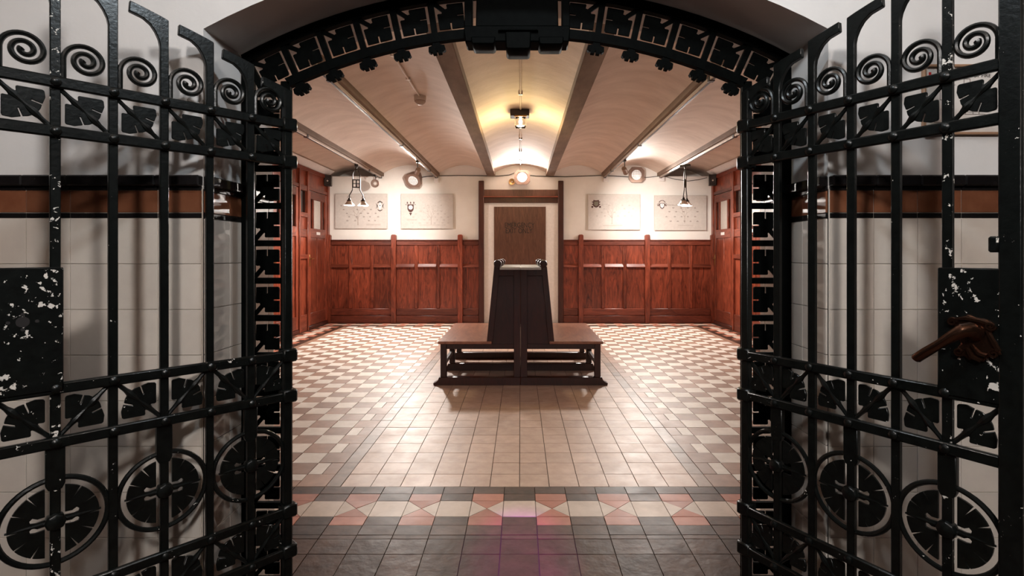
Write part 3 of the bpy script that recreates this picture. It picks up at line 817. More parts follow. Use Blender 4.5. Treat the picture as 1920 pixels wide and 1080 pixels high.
# ------------------------------------------------------------------ back-to-back settles
YM = 6.35
def make_settle():
    g = empty('settle', (0, YM, 0))
    E = 0.74
    for k, y in enumerate((-E+0.03, 0.0, E-0.03)):
        t = 0.035
        MB().prism([(0.0005,0),(0.93,0),(0.935,0.022),(0.905,0.034),(0.885,0.05),(0.872,0.085),(0.0005,0.085)], y-0.045, y+0.045).build('sled_foot', SETTLE, g, bev=0.004)
        MB().box(0.795, 0.858, y-0.032, y+0.032, 0.085, 0.44).build('leg', SETTLE, g, bev=0.003)
        MB().box(0.0005, 0.072, y-t, y+t, 0.085, 1.235).build('centre_post', SETTLE, g, bev=0.003)
        MB().prism([(0.300,0.44),(0.364,0.44),(0.283,1.27),(0.222,1.27)], y-t, y+t).build('back_post', SETTLE, g, bev=0.003)
        MB().prism([(0.07,0.43),(0.319,0.43),(0.245,1.18),(0.07,1.18)], y-0.016, y+0.016).build('end_panel', SETTLE, g)
        MB().prism([(0.07,1.17),(0.24,1.17),(0.235,1.235),(0.07,1.235)], y-t, y+t).build('end_top_rail', SETTLE, g, bev=0.003)
        MB().box(0.07, 0.795, y-0.026, y+0.026, 0.385, 0.44).build('seat_rail', SETTLE, g, bev=0.003)
        m_ = MB().lathe([(0.0,-0.05),(0.026,-0.05),(0.040,-0.044),(0.043,-0.02),(0.036,-0.012),(0.043,-0.004),(0.043,0.03),(0.036,0.045),(0.0,0.05)], 16, Matrix.Translation((0.245, y, 1.30)) @ Matrix.Rotation(PI/2, 4, 'X'))
        m_.build('scroll_finial', SETTLE, g)
    MB().box(0.31, 0.885, -E-0.015, E+0.015, 0.44, 0.469).build('seat', SEATW_SHEEN, g, bev=0.005)
    MB().box(0.81, 0.85, -E+0.06, E-0.06, 0.38, 0.44).build('apron', SETTLE, g, bev=0.003)
    MB().box(0.81, 0.845, -E+0.06, E-0.06, 0.20, 0.245).build('stretcher', SETTLE, g, bev=0.003)
    MB().prism([(0.305,0.469),(0.335,0.469),(0.258,1.23),(0.228,1.23)], -E+0.06, E-0.06).build('backrest', SETTLE, g)
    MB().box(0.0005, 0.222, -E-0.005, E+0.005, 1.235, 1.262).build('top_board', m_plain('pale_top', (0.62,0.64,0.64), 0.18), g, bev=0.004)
    return g
S1 = make_settle()
tag(S1, 'dark wooden settle facing the wall with the single cable-hung speaker', 'settle', 'back-to-back settles')
S2 = copy_tree(S1); S2.rotation_euler = (0, 0, PI)
tag(S2, 'dark wooden settle facing the wall with its door handles away from the corner', 'settle', 'back-to-back settles')

# ------------------------------------------------------------------ posters on the back wall
def poster(x0, x1, y0, y1, label, kind):
    X0, X1, Z1, Z0 = bx(x0), bx(x1), bz(y0), bz(y1)
    cx_, cz_ = (X0+X1)/2, (Z0+Z1)/2; W_, H_ = X1-X0, Z1-Z0
    g = empty('poster', (cx_, YB-0.001, cz_))
    tag(g, label, 'poster', 'family tree boards on the back wall')
    MB().box(-W_/2, W_/2, -0.055, -0.035, -H_/2, H_/2).build('board', PAPER, g, bev=0.002)
    for fx_ in (-0.4, 0.4): MB().box(W_*fx_-0.02, W_*fx_+0.02, -0.035, 0.0, -H_*0.3, H_*0.3).build('batten', BLACKM, g)
    yf = -0.0552
    U = lambda u: (u-0.5)*W_
    V = lambda v: (0.5-v)*H_
    def blob(poly, mat, name): MB().prism([(U(a), V(b)) for a, b in poly], yf, yf-0.0012).build(name, mat, g, smooth=False)
    def disc(u, v, r, mat, name, n=18, e=1.0, off=0.0): MB().prism([(U(u)+r*math.cos(2*PI*i/n), V(v)+r*e*math.sin(2*PI*i/n)) for i in range(n)], yf-off, yf-off-0.0012).build(name, mat, g, smooth=False)
    rnd = random.Random(kind)
    # tree branches
    br = MB()
    def branch(p, q, w0, w1):
        p, q = Vector(p), Vector(q); t_ = (q-p).normalized(); nrm = Vector((-t_.y, t_.x))
        br.prism([(p+nrm*w0)[:], (q+nrm*w1)[:], (q-nrm*w1)[:], (p-nrm*w0)[:]], yf, yf-0.001)
    cu, base, top_ = {0: (0.44, 0.90, 0.28), 1: (0.58, 0.88, 0.16), 2: (0.46, 0.84, 0.22), 3: (0.58, 0.80, 0.34)}[kind]
    def grow(p, ang, ln, w_, dep):
        q = (p[0]+math.cos(ang)*ln, p[1]+math.sin(ang)*ln)
        q = (max(-W_*0.42, min(W_*0.42, q[0])), min(V(top_), q[1]))
        if math.hypot(q[0]-p[0], q[1]-p[1]) < 0.01: return
        branch(p, q, w_, w_*0.6)
        if dep > 0:
            for da in ((-0.55, 0.5) if dep % 2 else (-0.35, 0.1, 0.62)):
                grow(q, ang+da+rnd.uniform(-0.15, 0.15), ln*rnd.uniform(0.72, 0.92), w_*0.55, dep-1)
    grow((U(cu), V(base)), PI/2, 0.12, 0.014 if kind == 0 else 0.008, 4)
    br.build('tree_drawing', INK, g, smooth=False)
    # name marks on the tree
    nmk = MB()
    rows = {0: (0.33, 0.44, 0.55, 0.65, 0.76), 1: (0.32, 0.40, 0.49, 0.57, 0.66, 0.74, 0.83), 2: (0.30, 0.40, 0.50, 0.60), 3: (0.35, 0.46, 0.60, 0.73)}[kind]
    for r_, v in enumerate(rows):
        for c in range(6):
            u = cu + (c-2.5)*0.135 + rnd.uniform(-0.02, 0.02) + (0.05 if r_ % 2 else 0)
            if not 0.12 < u < 0.92 or (v < 0.5 and (u > 0.74 if kind == 0 else u < 0.26)) or rnd.random() < 0.18: continue
            for q in range(2):
                ww = rnd.uniform(0.012, 0.026)
                nmk.box(U(u)-ww, U(u)+ww, yf, yf-0.0012, V(v)-q*0.013-0.0035, V(v)-q*0.013+0.0035)
    nmk.build('name_marks', INKD if kind in (0, 3) else INK, g, smooth=False)['kind'] = 'stuff'
    cap = MB()
    u0, u1_, v0 = {0: (0.60, 0.88, 0.87), 1: (0.11, 0.26, 0.73), 2: (0.28, 0.66, 0.88), 3: (0.45, 0.74, 0.86)}[kind]
    for q in range(2 if kind < 2 else 1): cap.box(U(u0), U(u1_), yf, yf-0.0012, V(v0)-q*0.02-0.004, V(v0)-q*0.02+0.004)
    if kind == 1: cap.box(U(0.35), U(0.86), yf, yf-0.0012, V(0.895)-0.003, V(0.895)+0.003)
    cap.build('caption', INK, g, smooth=False)
    if kind in (2, 3):
        tm = MB(); u_ = 0.265
        for q in range(5 if kind == 2 else 8):
            hgt = 0.016 if q == 0 else rnd.uniform(0.008, 0.014)
            for e in (0, 0.010): tm.box(U(u_)+e-0.0025, U(u_)+e+0.0025, yf, yf-0.0012, V(0.275)-0.012, V(0.275)-0.012+hgt*1.6)
            tm.box(U(u_), U(u_)+0.010, yf, yf-0.0012, V(0.275)-0.012, V(0.275)-0.009)
            u_ += 0.024
        tm.build('title', INK if kind == 2 else INKD, g, smooth=False)['kind'] = 'stuff'
    if kind == 0:     # pointed shield with flares
        cu_, cv_ = 0.865, 0.35
        for sx in (-1, 1):
            blob([(cu_+sx*a, cv_+b) for a, b in ((0.015,-0.14),(0.045,-0.11),(0.055,-0.07),(0.03,-0.09),(0.0,-0.11),(0.0,-0.15))], CRESTG, 'crest')
            blob([(cu_+sx*a, cv_+b) for a, b in ((0.085,-0.08),(0.060,-0.02),(0.070,0.0),(0.055,0.03),(0.090,0.07),(0.050,0.05),(0.040,0.0),(0.050,-0.04))], CRESTG, 'crest')
            blob([(cu_+sx*a, cv_+b) for a, b in ((0.055,0.09),(0.035,0.13),(0.0,0.155),(0.0,0.12),(0.02,0.11))], CRESTG, 'crest')
        blob([(cu_, cv_-0.115), (cu_+0.036, cv_-0.01), (cu_, cv_+0.115), (cu_-0.036, cv_-0.01)], WHITE_P, 'crest_shield')
        disc(cu_, cv_-0.015, 0.012, CRESTG, 'crest_mark', off=0.0014)
    elif kind == 1:   # horned oval
        cu_, cv_ = 0.185, 0.38
        blob([(cu_-0.060,cv_-0.085),(cu_-0.03,cv_-0.075),(cu_,cv_-0.085),(cu_+0.03,cv_-0.075),(cu_+0.060,cv_-0.085),(cu_+0.060,cv_+0.06),(cu_+0.045,cv_+0.11),(cu_+0.015,cv_+0.15),(cu_-0.015,cv_+0.15),(cu_-0.045,cv_+0.11),(cu_-0.060,cv_+0.06)], CREST, 'crest')
        disc(cu_, cv_+0.01, 0.044, WHITE_P, 'crest_disc', off=0.0014)
        for sx in (-0.062, 0, 0.062): blob([(cu_+sx-0.014,cv_-0.10),(cu_+sx-0.010,cv_-0.13),(cu_+sx,cv_-0.165),(cu_+sx+0.010,cv_-0.13),(cu_+sx+0.014,cv_-0.10)], CREST, 'crest')
        for sx in (-1, 1): blob([(cu_+sx*0.07,cv_-0.065),(cu_+sx*0.085,cv_-0.085),(cu_+sx*0.10,cv_-0.075),(cu_+sx*0.085,cv_-0.055)], CRESTG, 'crest')
        blob([(cu_-0.028,cv_+0.165),(cu_+0.028,cv_+0.165),(cu_,cv_+0.25)], CREST, 'crest')
    elif kind == 2:   # square shield with side studs
        cu_, cv_ = 0.155, 0.27
        blob([(cu_-0.055,cv_-0.11),(cu_,cv_-0.10),(cu_+0.055,cv_-0.11),(cu_+0.060,cv_+0.05),(cu_+0.03,cv_+0.09),(cu_,cv_+0.105),(cu_-0.03,cv_+0.09),(cu_-0.060,cv_+0.05)], CREST, 'crest')
        MB().prism([(U(cu_-0.040),V(cv_-0.07)),(U(cu_+0.040),V(cv_-0.07)),(U(cu_+0.040),V(cv_+0.03)),(U(cu_),V(cv_+0.07)),(U(cu_-0.040),V(cv_+0.03))], yf-0.0014, yf-0.0026).build('crest_field', m_plain('crest_green_grey', (0.17,0.15,0.11), 0.7), g, smooth=False)
        for sx in (-1, 1):
            disc(cu_+sx*0.074, cv_+0.085, 0.021, CREST, 'crest')
            for dv in (-0.05, 0.015): blob([(cu_+sx*0.055,cv_+dv-0.015),(cu_+sx*0.080,cv_+dv-0.02),(cu_+sx*0.080,cv_+dv+0.01),(cu_+sx*0.055,cv_+dv+0.015)], CREST, 'crest')
    else:
        cu_, cv_ = 0.145, 0.27
        blob([(cu_-0.045,cv_-0.05),(cu_+0.045,cv_-0.05),(cu_+0.045,cv_+0.05),(cu_+0.03,cv_+0.09),(cu_,cv_+0.125),(cu_-0.03,cv_+0.09),(cu_-0.045,cv_+0.05)], CREST, 'crest')
        MB().prism([(U(cu_-0.034),V(cv_-0.035)),(U(cu_+0.034),V(cv_-0.035)),(U(cu_+0.034),V(cv_+0.045)),(U(cu_),V(cv_+0.10)),(U(cu_-0.034),V(cv_+0.045))], yf-0.0014, yf-0.0026).build('crest_field', WHITE_P, g, smooth=False)
        disc(cu_, cv_+0.0, 0.009, CREST, 'crest_mark', off=0.003)
        for sx in (-1, 1):
            disc(cu_+sx*0.072, cv_-0.0, 0.026, CREST, 'crest'); disc(cu_+sx*0.078, cv_-0.004, 0.013, PAPER, 'crest_mark', off=0.0014)
        for a in range(7):
            th = PI*(0.1+0.8*a/6); disc(cu_+0.058*math.cos(th), cv_-0.05-0.075*math.sin(th), 0.010, CREST, 'crest')
    return g
poster(630, 727, 364, 429, 'family tree board with a pointed shield crest, hanging next to the round-faced track lamp', 0)
poster(753, 850, 364, 429, 'family tree board with a horned oval crest, hanging below the hooded floodlight', 1)
poster(1102, 1199, 365, 431, 'family tree board with a square studded crest, hanging below the flat floodlight', 2)
poster(1226, 1323, 367, 432, 'family tree board with a crowned white shield crest, hanging behind a pendant lamp', 3)

# ------------------------------------------------------------------ framed fire notice on the front wall
X0, X1, Z0, Z1 = 1.345, 1.665, 1.80, 2.035
fn = empty('fire_notice', ((X0+X1)/2, YF0, (Z0+Z1)/2))
tag(fn, 'framed fire notice with a floor plan on the plaster above the dado', 'notice')
hw, hh = (X1-X0)/2, (Z1-Z0)/2
FRW = m_plain('notice_frame', (0.30,0.17,0.10), 0.5)
for a in (-1, 1):
    MB().box(a*hw, a*(hw-0.009), -0.014, 0, -hh, hh).build('frame_side', FRW, fn, bev=0.002)
    MB().box(-hw, hw, -0.014, 0, a*hh, a*(hh-0.009)).build('frame_side', FRW, fn, bev=0.002)
MB().box(-hw+0.009, hw-0.009, -0.006, 0, -hh+0.009, hh-0.009).build('sheet', m_plain('notice_paper', (0.62,0.57,0.53), 0.6), fn)
MB().box(-hw+0.022, -hw+0.030, -0.0068, -0.006, hh-0.035, hh-0.025).build('red_mark', m_plain('red_ink', (0.42,0.02,0.02), 0.6), fn, smooth=False)
th_ = text('heading', 'OF FIRE', 0.016, LETTER, fn, (0.040, -0.0065, hh-0.037), depth=0.0004, sx=1.1); th_['label'] = 'heading ending in the words OF FIRE'
pm = MB()
def seg(a, b, c, d_, t_=0.0009): pm.box(min(a,c)-t_, max(a,c)+t_, -0.0068, -0.006, min(b,d_)-t_, max(b,d_)+t_)
for q in [(-0.02,0.07,-0.02,0.02),(-0.02,0.07,0.0,0.07),(0.0,0.07,0.0,0.05),(-0.03,0.02,0.0,0.02),(-0.026,0.035,-0.026,-0.03),(-0.03,-0.04,0.05,-0.04),(-0.03,-0.048,0.05,-0.048),(-0.015,-0.04,-0.015,-0.048),(0.01,-0.04,0.01,-0.048),(0.03,-0.04,0.03,-0.048),
          (-0.12,-0.075,0.12,-0.075),(0.02,-0.075,0.02,-0.095),(0.06,-0.02,0.10,-0.02),(0.08,0.03,0.08,-0.02),(-0.10,0.05,-0.05,0.05),(-0.10,0.05,-0.10,0.0),(-0.10,0.0,-0.06,0.0)]: seg(*q)
pm.build('plan_lines', INKD, fn, smooth=False)

# ------------------------------------------------------------------ things on the ceiling and high on the walls
def track(x, y0, y1, label):
    g = empty('lighting_track', (x, 0, 0))
    tag(g, label, 'lighting track', 'lighting tracks under the beams')
    MB().box(-0.022, 0.022, y0, y1, 2.965, 3.0).build('channel', TRACKM, g, bev=0.003)
    MB().box(-0.010, 0.010, y0+0.01, y1-0.01, 2.961, 2.966).build('slot', BLACKM, g)
    MB().box(-0.026, 0.026, y1-0.05, y1, 2.955, 3.0).build('end_cap', BLACKM, g, bev=0.002)
    for y in (y0+0.35, (y0+y1)/2, y1-0.9):
        MB().box(-0.026, 0.026, y, y+0.05, 2.957, 3.0).build('joiner', BLACKM, g, bev=0.002)
track(-2.86, 3.2, YB-0.02, 'ceiling track carrying the pendant lamp that hangs near a round-faced track lamp')
track(2.86, 3.2, YB-0.02, 'ceiling track carrying the pendant lamp that hangs near a looped cable')
track(-1.72, 4.35, YB-0.02, 'ceiling track carrying the small spotlight next to the hooded floodlight')
track(1.72, 4.35, YB-0.02, 'ceiling track carrying the small spotlight next to the flat floodlight')

def spotlight(loc, aim, label, power, size):
    g = empty('track_spotlight', loc); tag(g, label, 'spotlight', 'track spotlights')
    d_ = (Vector(aim)-Vector(loc)-Vector((0,0,-0.17))).normalized()
    MB().box(-0.02, 0.02, -0.05, 0.05, -0.03, 0.0).build('adapter', BLACKM, g, bev=0.003)
    MB().tube([(0,0,-0.03), (0,0,-0.12)], 0.008).build('stem', BLACKM, g)
    q = d_.to_track_quat('Z', 'Y').to_matrix().to_4x4()
    hd = MB().lathe([(0.0,-0.08),(0.036,-0.075),(0.042,-0.05),(0.042,0.07),(0.047,0.075),(0.047,0.09),(0.038,0.09),(0.034,0.06),(0.0,0.058)], 18, Matrix.Translation((0,0,-0.17)) @ q)
    h_ = hd.build('head', GREYM, g)
    MB().lathe([(0.0,0.062),(0.032,0.064),(0.0,0.066)], 16, Matrix.Translation((0,0,-0.17)) @ q).build('bulb', GLOW, h_)
    src = Vector(loc)+Vector((0,0,-0.17))+d_*0.11
    lamp('spot_light', 'SPOT', src, power, WHITE, src+d_, spot_size=R(size), spot_blend=1.0, shadow_soft_size=0.03)
    return g
spotlight((-1.72, 8.75, 2.96), (-2.6, YB, 2.1), 'small track spotlight hanging beside the hooded floodlight', 190, 70)
spotlight((1.72, 8.65, 2.96), (2.65, YB, 2.1), 'small track spotlight hanging beside the flat floodlight', 190, 70)
# round-faced lamp at the end of the track
g = empty('track_spotlight', (-2.86, 10.30, 2.96)); tag(g, 'round-faced track lamp with a pale centre at the wall end of a track', 'spotlight', 'track spotlights')
MB().box(-0.02, 0.02, -0.05, 0.05, -0.03, 0.0).build('adapter', BLACKM, g, bev=0.003)
MB().tube([(0,0,-0.03), (0.02,-0.02,-0.06), (0.0,-0.02,-0.10)], 0.008).build('stem', BLACKM, g)
q = Vector((0.15,-1,-0.1)).to_track_quat('Z', 'Y').to_matrix().to_4x4()
rl = MB().lathe([(0.0,-0.08),(0.05,-0.075),(0.078,-0.02),(0.082,0.03),(0.072,0.034),(0.05,0.010),(0.0,0.004)], 22, Matrix.Translation((0.01,-0.03,-0.17)) @ q).build('head', GREYM, g)
MB().lathe([(0.0,0.006),(0.030,0.010),(0.030,0.026),(0.0,0.028)], 16, Matrix.Translation((0.01,-0.03,-0.17)) @ q).build('bulb', FROST, rl)

def pendant(loc, rz, label):
    g = empty('pendant_lamp', loc, rz); tag(g, label, 'pendant lamp', 'twin-shade pendant lamps')
    k = 0.0093
    MB().box(-0.03, 0.03, -0.09, 0.09, -0.04, 0.0).build('ceiling_mount', BLACKM, g, bev=0.005)
    MB().tube([(0,0,-0.03), (0,0,-0.10)], [0.016, 0.010]).build('hook', BLACKM, g)
    for s in (-1, 1):
        MB().tube([(0,0,-0.07),(s*0.035,0,-0.10),(s*0.060,0,-0.16),(s*0.062,0,-0.26),(s*0.062,0,-0.40),(s*0.064,0,-0.44),(s*0.088,0,-0.49),(s*0.112,0,-0.53),(s*0.115,0,-0.60)], 0.0085).build('arm', BLACKM, g)
        sx = s*0.115
        MB().lathe([(0.0,0.03),(0.02,0.028),(0.024,0.0),(0.042,-0.008),(0.042,-0.022),(0.0,-0.024)], 16, Matrix.Translation((sx,0,-0.61))).build('shade_holder', BLACKM, g)
        MB().tube([(sx+0.03*math.cos(a*PI/8), 0.0, -0.58+0.035*math.sin(a*PI/8)) for a in range(0, 9)], 0.003, 5).build('wire_loop', BLACKM, g)
        sh = MB().lathe([(0.024,-0.622),(0.034,-0.635),(0.088,-0.702),(0.090,-0.710),(0.085,-0.706),(0.032,-0.643),(0.020,-0.628)], 24, Matrix.Translation((sx,0,0))).build('shade', m_plain('shade_enamel', (0.62,0.52,0.46), 0.35), g)
        MB().lathe([(0.0,-0.645),(0.022,-0.655),(0.030,-0.68),(0.020,-0.702),(0.0,-0.708)], 14, Matrix.Translation((sx,0,0))).build('bulb', GLOW, sh)
        wl_ = g.matrix_basis @ Vector((sx, 0, -0.73))
        lamp('pendant_light', 'POINT', wl_, 34, WHITE, shadow_soft_size=0.04)
    # pierced plate with two pairs of holes
    m_ = MB()
    pl = [(-0.062,-0.255),(0.062,-0.255),(0.062,-0.40),(-0.062,-0.40)]
    for (a0, a1, b0, b1) in ((-0.062,0.062,-0.272,-0.255),(-0.062,0.062,-0.40,-0.383),(-0.062,-0.048,-0.383,-0.272),(0.048,0.062,-0.383,-0.272),(-0.010,0.010,-0.383,-0.272),(-0.062,0.062,-0.334,-0.322)):
        m_.box(a0, a1, -0.006, 0.006, b0, b1)
    m_.build('pierced_plate', BLACKM, g)
pendant((-2.86, 9.12, 2.96), R(18), 'twin-shade black pendant lamp showing its pierced plate')
pendant((2.86, 9.10, 2.96), R(58), 'twin-shade black pendant lamp turned edge-on, hanging by the looped cable')

def flood(loc, aim, label, lit, s=1.0, hood=0.18, power=0, laim=(0,-1,0)):
    g = empty('floodlight', loc); tag(g, label, 'floodlight', 'wall floodlights')
    q = (Vector(aim)-Vector(loc)).normalized().to_track_quat('Z', 'Y').to_matrix().to_4x4()
    def oct_(r, z): return [(q @ Vector((r*s*a, r*s*b, z*s))) for a, b in ((1,0.55),(0.62,0.95),(-0.62,0.95),(-1,0.55),(-1,-0.55),(-0.62,-0.95),(0.62,-0.95),(1,-0.55))]
    m_ = MB()
    rings = [oct_(0.05,-hood), oct_(0.10,-hood), oct_(0.155,-0.02), oct_(0.165,0.0), oct_(0.165,0.03), oct_(0.115,0.03), oct_(0.105,0.015)]
    vs_ = sum(rings, []); fs_ = []
    for i in range(len(rings)-1):
        for j in range(8): fs_.append((i*8+j, i*8+(j+1) % 8, i*8+8+(j+1) % 8, i*8+8+j))
    fs_ += [list(range(8)), [len(vs_)-8+j for j in range(8)][::-1]]
    m_.add(vs_, fs_); b_ = m_.build('housing', m_plain('flood_brown', (0.20,0.125,0.095), 0.45), g)
    ln = MB()
    ln.lathe([(0.0,0.018),(0.09*s,0.018*s),(0.105*s,0.022*s),(0.09*s,0.026*s),(0.0,0.03*s)], 20, q); ln.build('lens', GLOWF if power else GLOWC, b_)
    gm = MB()
    for i in range(-2, 3):
        h_ = math.sqrt(max(0, 0.1**2-(i*0.035)**2))
        gm.tube([q @ Vector((i*0.035*s, -h_*s, 0.034*s)), q @ Vector((i*0.035*s, h_*s, 0.034*s))], 0.003*s, 5)
        gm.tube([q @ Vector((-h_*s, i*0.035*s, 0.034*s)), q @ Vector((h_*s, i*0.035*s, 0.034*s))], 0.003*s, 5)
    gm.build('guard', GREYM, b_)
    wl_ = YB - loc[1] - 0.004
    if power: lamp('flood_light', 'SPOT', Vector(loc)+(q @ Vector((0,0,0.06))), power, WHITE, Vector(loc)+Vector(laim), spot_size=R(138), spot_blend=0.8, shadow_soft_size=0.16)
    MB().tube([q @ Vector((0,0,-hood*s*0.9)), Vector((0, wl_, 0.0))], 0.016).build('bracket', BLACKM, g)
    return g
fl = P(775, 338, 10.42); flood(fl, fl+Vector((-0.25,-1,-0.75)), 'hooded brown floodlight tilted down over a poster gap', True, 0.95, 0.22, 900, (0.15,-1,-1.0))
fl = P(1193, 328, 10.55); flood(fl, fl+Vector((0.05,-1,-0.05)), 'flat brown floodlight with a pale guarded lens', True, 0.95, 0.07, 900, (-0.15,-1,-1.0))
fl = P(979, 333, 10.5); flood(fl, fl+Vector((-0.02,-1,0.15)), 'lit square floodlight over the exit door', True, 0.95, 0.10)
lamp('flood_light', 'SPOT', fl+Vector((0,-0.06,0.06)), 160, WHITE, fl+Vector((0,-1.0,0.80)), spot_size=R(150), spot_blend=0.6, shadow_soft_size=0.08)
# small brass lamp next to it
bl = P(960, 341, 10.66)
g = empty('brass_lamp', bl); tag(g, 'small round brass lamp beside the lit floodlight', 'lamp')
q = Vector((-0.1,-1,0.05)).to_track_quat('Z', 'Y').to_matrix().to_4x4()
hd_ = MB().lathe([(0.0,-0.06),(0.03,-0.06),(0.05,-0.01),(0.066,0.0),(0.066,0.02),(0.052,0.02),(0.03,0.004),(0.0,0.0)], 20, q).build('reflector', BRASS, g)
MB().tube([(0,0.04,0),(0,0.078,0.0)], 0.012).build('stem', BRASS, g)
MB().lathe([(0.0,0.003),(0.016,0.006),(0.012,0.02),(0.0,0.024)], 12, q).build('bulb', FROST, hd_)
# bulkhead lamp in the middle vault
lx, ly = 0.0, 6.62
g = empty('bulkhead_lamp', (lx, ly, 3.21)); tag(g, 'glass box lamp lit yellow on the crown of the middle vault', 'ceiling lamp')
MB().box(-0.13, 0.11, -0.06, 0.10, -0.07, 0.015).build('gear_box', BLACKM, g, bev=0.006)
MB().box(-0.075, 0.075, -0.085, 0.085, -0.085, -0.07).build('rim', BRASS, g, bev=0.003)
ob = MB().box(-0.07, 0.07, -0.08, 0.08, -0.20, -0.085).build('glass_box', CLEAR, g, bev=0.008)
MB().lathe([(0.0,-0.175),(0.022,-0.165),(0.026,-0.14),(0.016,-0.11),(0.014,-0.088),(0.0,-0.088)], 14).build('bulb', GLOWY, g)
lamp('bulkhead_light', 'POINT', (lx, ly+0.02, 2.97), 45, YEL, shadow_soft_size=0.06)
# conduits
zc_ = ZS+RISE
g = empty('conduit', (0.0, 0, 0)); tag(g, 'pale conduit along the crown of the middle vault', 'conduit')
MB().tube([(0.0, YF1+0.02, zc_-0.014), (0.0, 6.54, zc_-0.014)], 0.011).build('pipe', PLASTIC, g)
MB().tube([(0.0, 6.73, zc_-0.014), (0.0, YB-0.05, zc_-0.014), (0.005, YB-0.03, zc_-0.05), (0.005, YB-0.03, 3.04)], 0.011).build('pipe', PLASTIC, g)
for y in (3.0, 4.6, 5.9, 7.3, 8.2, 9.2, 10.1):
    MB().box(-0.024, 0.024, y, y+0.03, zc_-0.028, zc_).build('saddle_clip', BLACKM if y > 7 else PLASTIC, g, bev=0.003)
g = empty('conduit', (-1.16, 0, 0)); tag(g, 'pale conduit leading to the smoke detector', 'conduit')
MB().tube([(0, YF1+0.02, zc_-0.014), (0, 5.98, zc_-0.014)], 0.011).build('pipe', PLASTIC, g)
for y in (3.9, 4.75, 5.4): MB().box(-0.024, 0.024, y, y+0.03, zc_-0.028, zc_).build('saddle_clip', PLASTIC, g, bev=0.003)
g = empty('smoke_detector', (-1.16, 6.05, zc_)); tag(g, 'cream round smoke detector at the end of a conduit', 'smoke detector')
MB().lathe([(0.0,0.0),(0.07,0.0),(0.07,-0.055),(0.0,-0.055)], 24).build('base', PLASTIC, g, bev=0.003)
MB().lathe([(0.064,-0.056),(0.064,-0.068),(0.05,-0.085),(0.03,-0.10),(0.0,-0.104)], 24).build('sensor_head', m_plain('sensor_tan', (0.42,0.31,0.24), 0.5), g)
# speakers
def speaker(loc, rz, label):
    g = empty('speaker', loc, rz); tag(g, label, 'speaker', 'corner speakers')
    b_ = MB().box(-0.07, 0.07, -0.06, 0.06, -0.11, 0.11).build('cabinet', BLACKM, g, bev=0.008)
    MB().lathe([(0.055,0.0),(0.055,0.006),(0.046,0.006),(0.030,-0.004),(0.0,-0.004)], 18, Matrix.Translation((0,-0.060,-0.01)) @ Matrix.Rotation(PI/2, 4, 'X')).build('cone_ring', m_plain('speaker_cone', (0.04,0.03,0.028), 0.5), b_)
    MB().lathe([(0.0,0.016),(0.016,0.012),(0.018,0.0),(0.0,0.0)], 14, Matrix.Translation((0,-0.062,-0.01)) @ Matrix.Rotation(PI/2, 4, 'X')).build('dust_cap', FROST, b_)
    MB().tube([(0,0.05,0), (0,0.16,0.02)], 0.012).build('bracket', BLACKM, g)
speaker((-3.88, 10.56, 2.885), R(10), 'black corner speaker without any cable, fixed beside the partition head')
speaker((3.87, 10.56, 2.895), R(-14), 'dark corner speaker fed by a looped wall cable')
# junction boxes
def jbox(px_, py_, w_, h_, label):
    p = P(px_, py_, YB); g = MB().box(-w_/2, w_/2, -0.06, 0.0, -h_/2, h_/2).build('junction_box', WHITE_P, None, bev=0.006, loc=(p.x, YB, p.z))
    MB().box(-w_/2+0.012, w_/2-0.012, -0.063, -0.060, -h_/2+0.012, h_/2-0.012).build('cover', WHITE_P, g, bev=0.001)
    tag(g, label, 'junction box', 'white boxes at the track ends')
jbox(819, 338.5, 0.10, 0.10, 'white junction box below a track end near the hooded floodlight')
jbox(707, 338, 0.09, 0.10, 'white junction box beside the round-faced track lamp')
jbox(1135, 337, 0.10, 0.10, 'white junction box below a track end near the flat floodlight')
jbox(1240, 336, 0.11, 0.10, 'white junction box where the looped cable leaves the track')
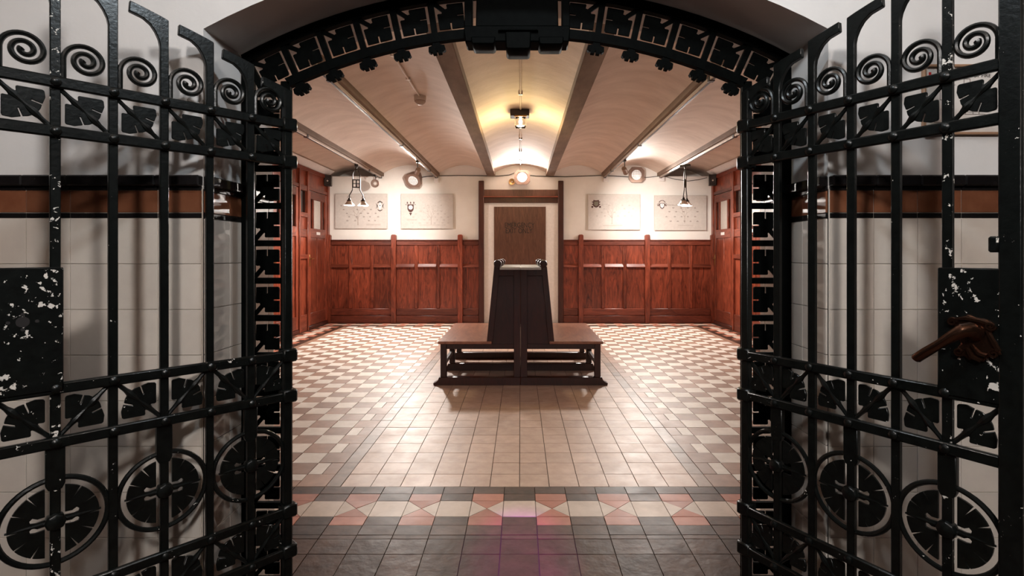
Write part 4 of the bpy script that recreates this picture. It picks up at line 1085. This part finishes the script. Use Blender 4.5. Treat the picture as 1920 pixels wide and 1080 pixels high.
# cables along the wall
def cable(pts, label, r=0.009):
    m_ = MB().tube([P(a, b, YB-0.016) for a, b in pts], r, 6); o_ = m_.build('cable', BLACKM); tag(o_, label, 'cable', 'black cables along the wall head')
cable([(787,333),(800,331),(815,330),(860,329),(900,329.5),(935,330),(955,328),(965,324)], 'black cable running from the hooded floodlight to the lit floodlight', 0.008)
cable([(990,328),(1005,330),(1060,331.5),(1100,330),(1125,329),(1150,330),(1182,332)], 'black cable running from the lit floodlight to the flat floodlight', 0.008)
cable([(1205,333),(1220,332),(1238,330)], 'short black cable between the flat floodlight and a junction box', 0.006)
cable([(1247,331),(1265,336),(1290,339.5),(1310,337),(1326,333)], 'looped black cable leading to a corner speaker', 0.006)

# ------------------------------------------------------------------ hall lights on the camera's side; globe and bulb are unseen, added lamps
def added_hall_lamp(loc, label, power, col, r=0.14):
    g = empty('added_hall_lamp', loc); tag(g, label, 'ceiling lamp')
    MB().lathe([(0.0,0.0),(0.07,0.0),(0.06,-0.03),(0.012,-0.04),(0.012,-0.50),(0.0,-0.50)], 18).build('rod', BRASS, g)
    MB().lathe([(0.0,-0.50),(0.05,-0.51),(0.06,-0.53),(0.0,-0.532)], 18).build('holder', BRASS, g)
    MB().lathe([(0.0,-0.532),(0.10,-0.55),(0.18,-0.61),(0.22,-0.71),(0.21,-0.80),(0.15,-0.89),(0.08,-0.93),(0.0,-0.94)], 24).build('globe', m_emit('added_hall_globe', col, power), g)
added_hall_lamp((0.10, -1.75, 4.0), 'unseen globe lamp on a brass rod, added to light the hall outside the gate', 172, (1.0,0.97,0.945))  # unseen lamp, added to light the hall walls and gate leaves
g = empty('added_hall_lamp', (0.1, 0.75, 4.0)); tag(g, 'unseen small cool glass bulb on a long flex, added to light the gate', 'ceiling lamp')  # unseen bulb, added for cool highlights on scrolls and bars
MB().tube([(0,0,0),(0,0,-0.95)], 0.006).build('flex', BLACKM, g)
MB().lathe([(0.0,-0.94),(0.02,-0.945),(0.022,-0.98),(0.0,-0.985)], 14).build('holder', BRASS, g)
MB().lathe([(0.0,-0.985),(0.025,-0.995),(0.05,-1.03),(0.055,-1.06),(0.04,-1.10),(0.0,-1.115)], 18).build('bulb', m_emit('added_cool_bulb', (0.80,0.92,1.0), 480), g)
purple = lamp('purple_light', 'SPOT', (0.02, -0.6, 2.3), 2000, (0.48, 0.01, 0.70), (0.0, 2.36, 0.0), spot_size=R(10), spot_blend=1.0, shadow_soft_size=0.02)
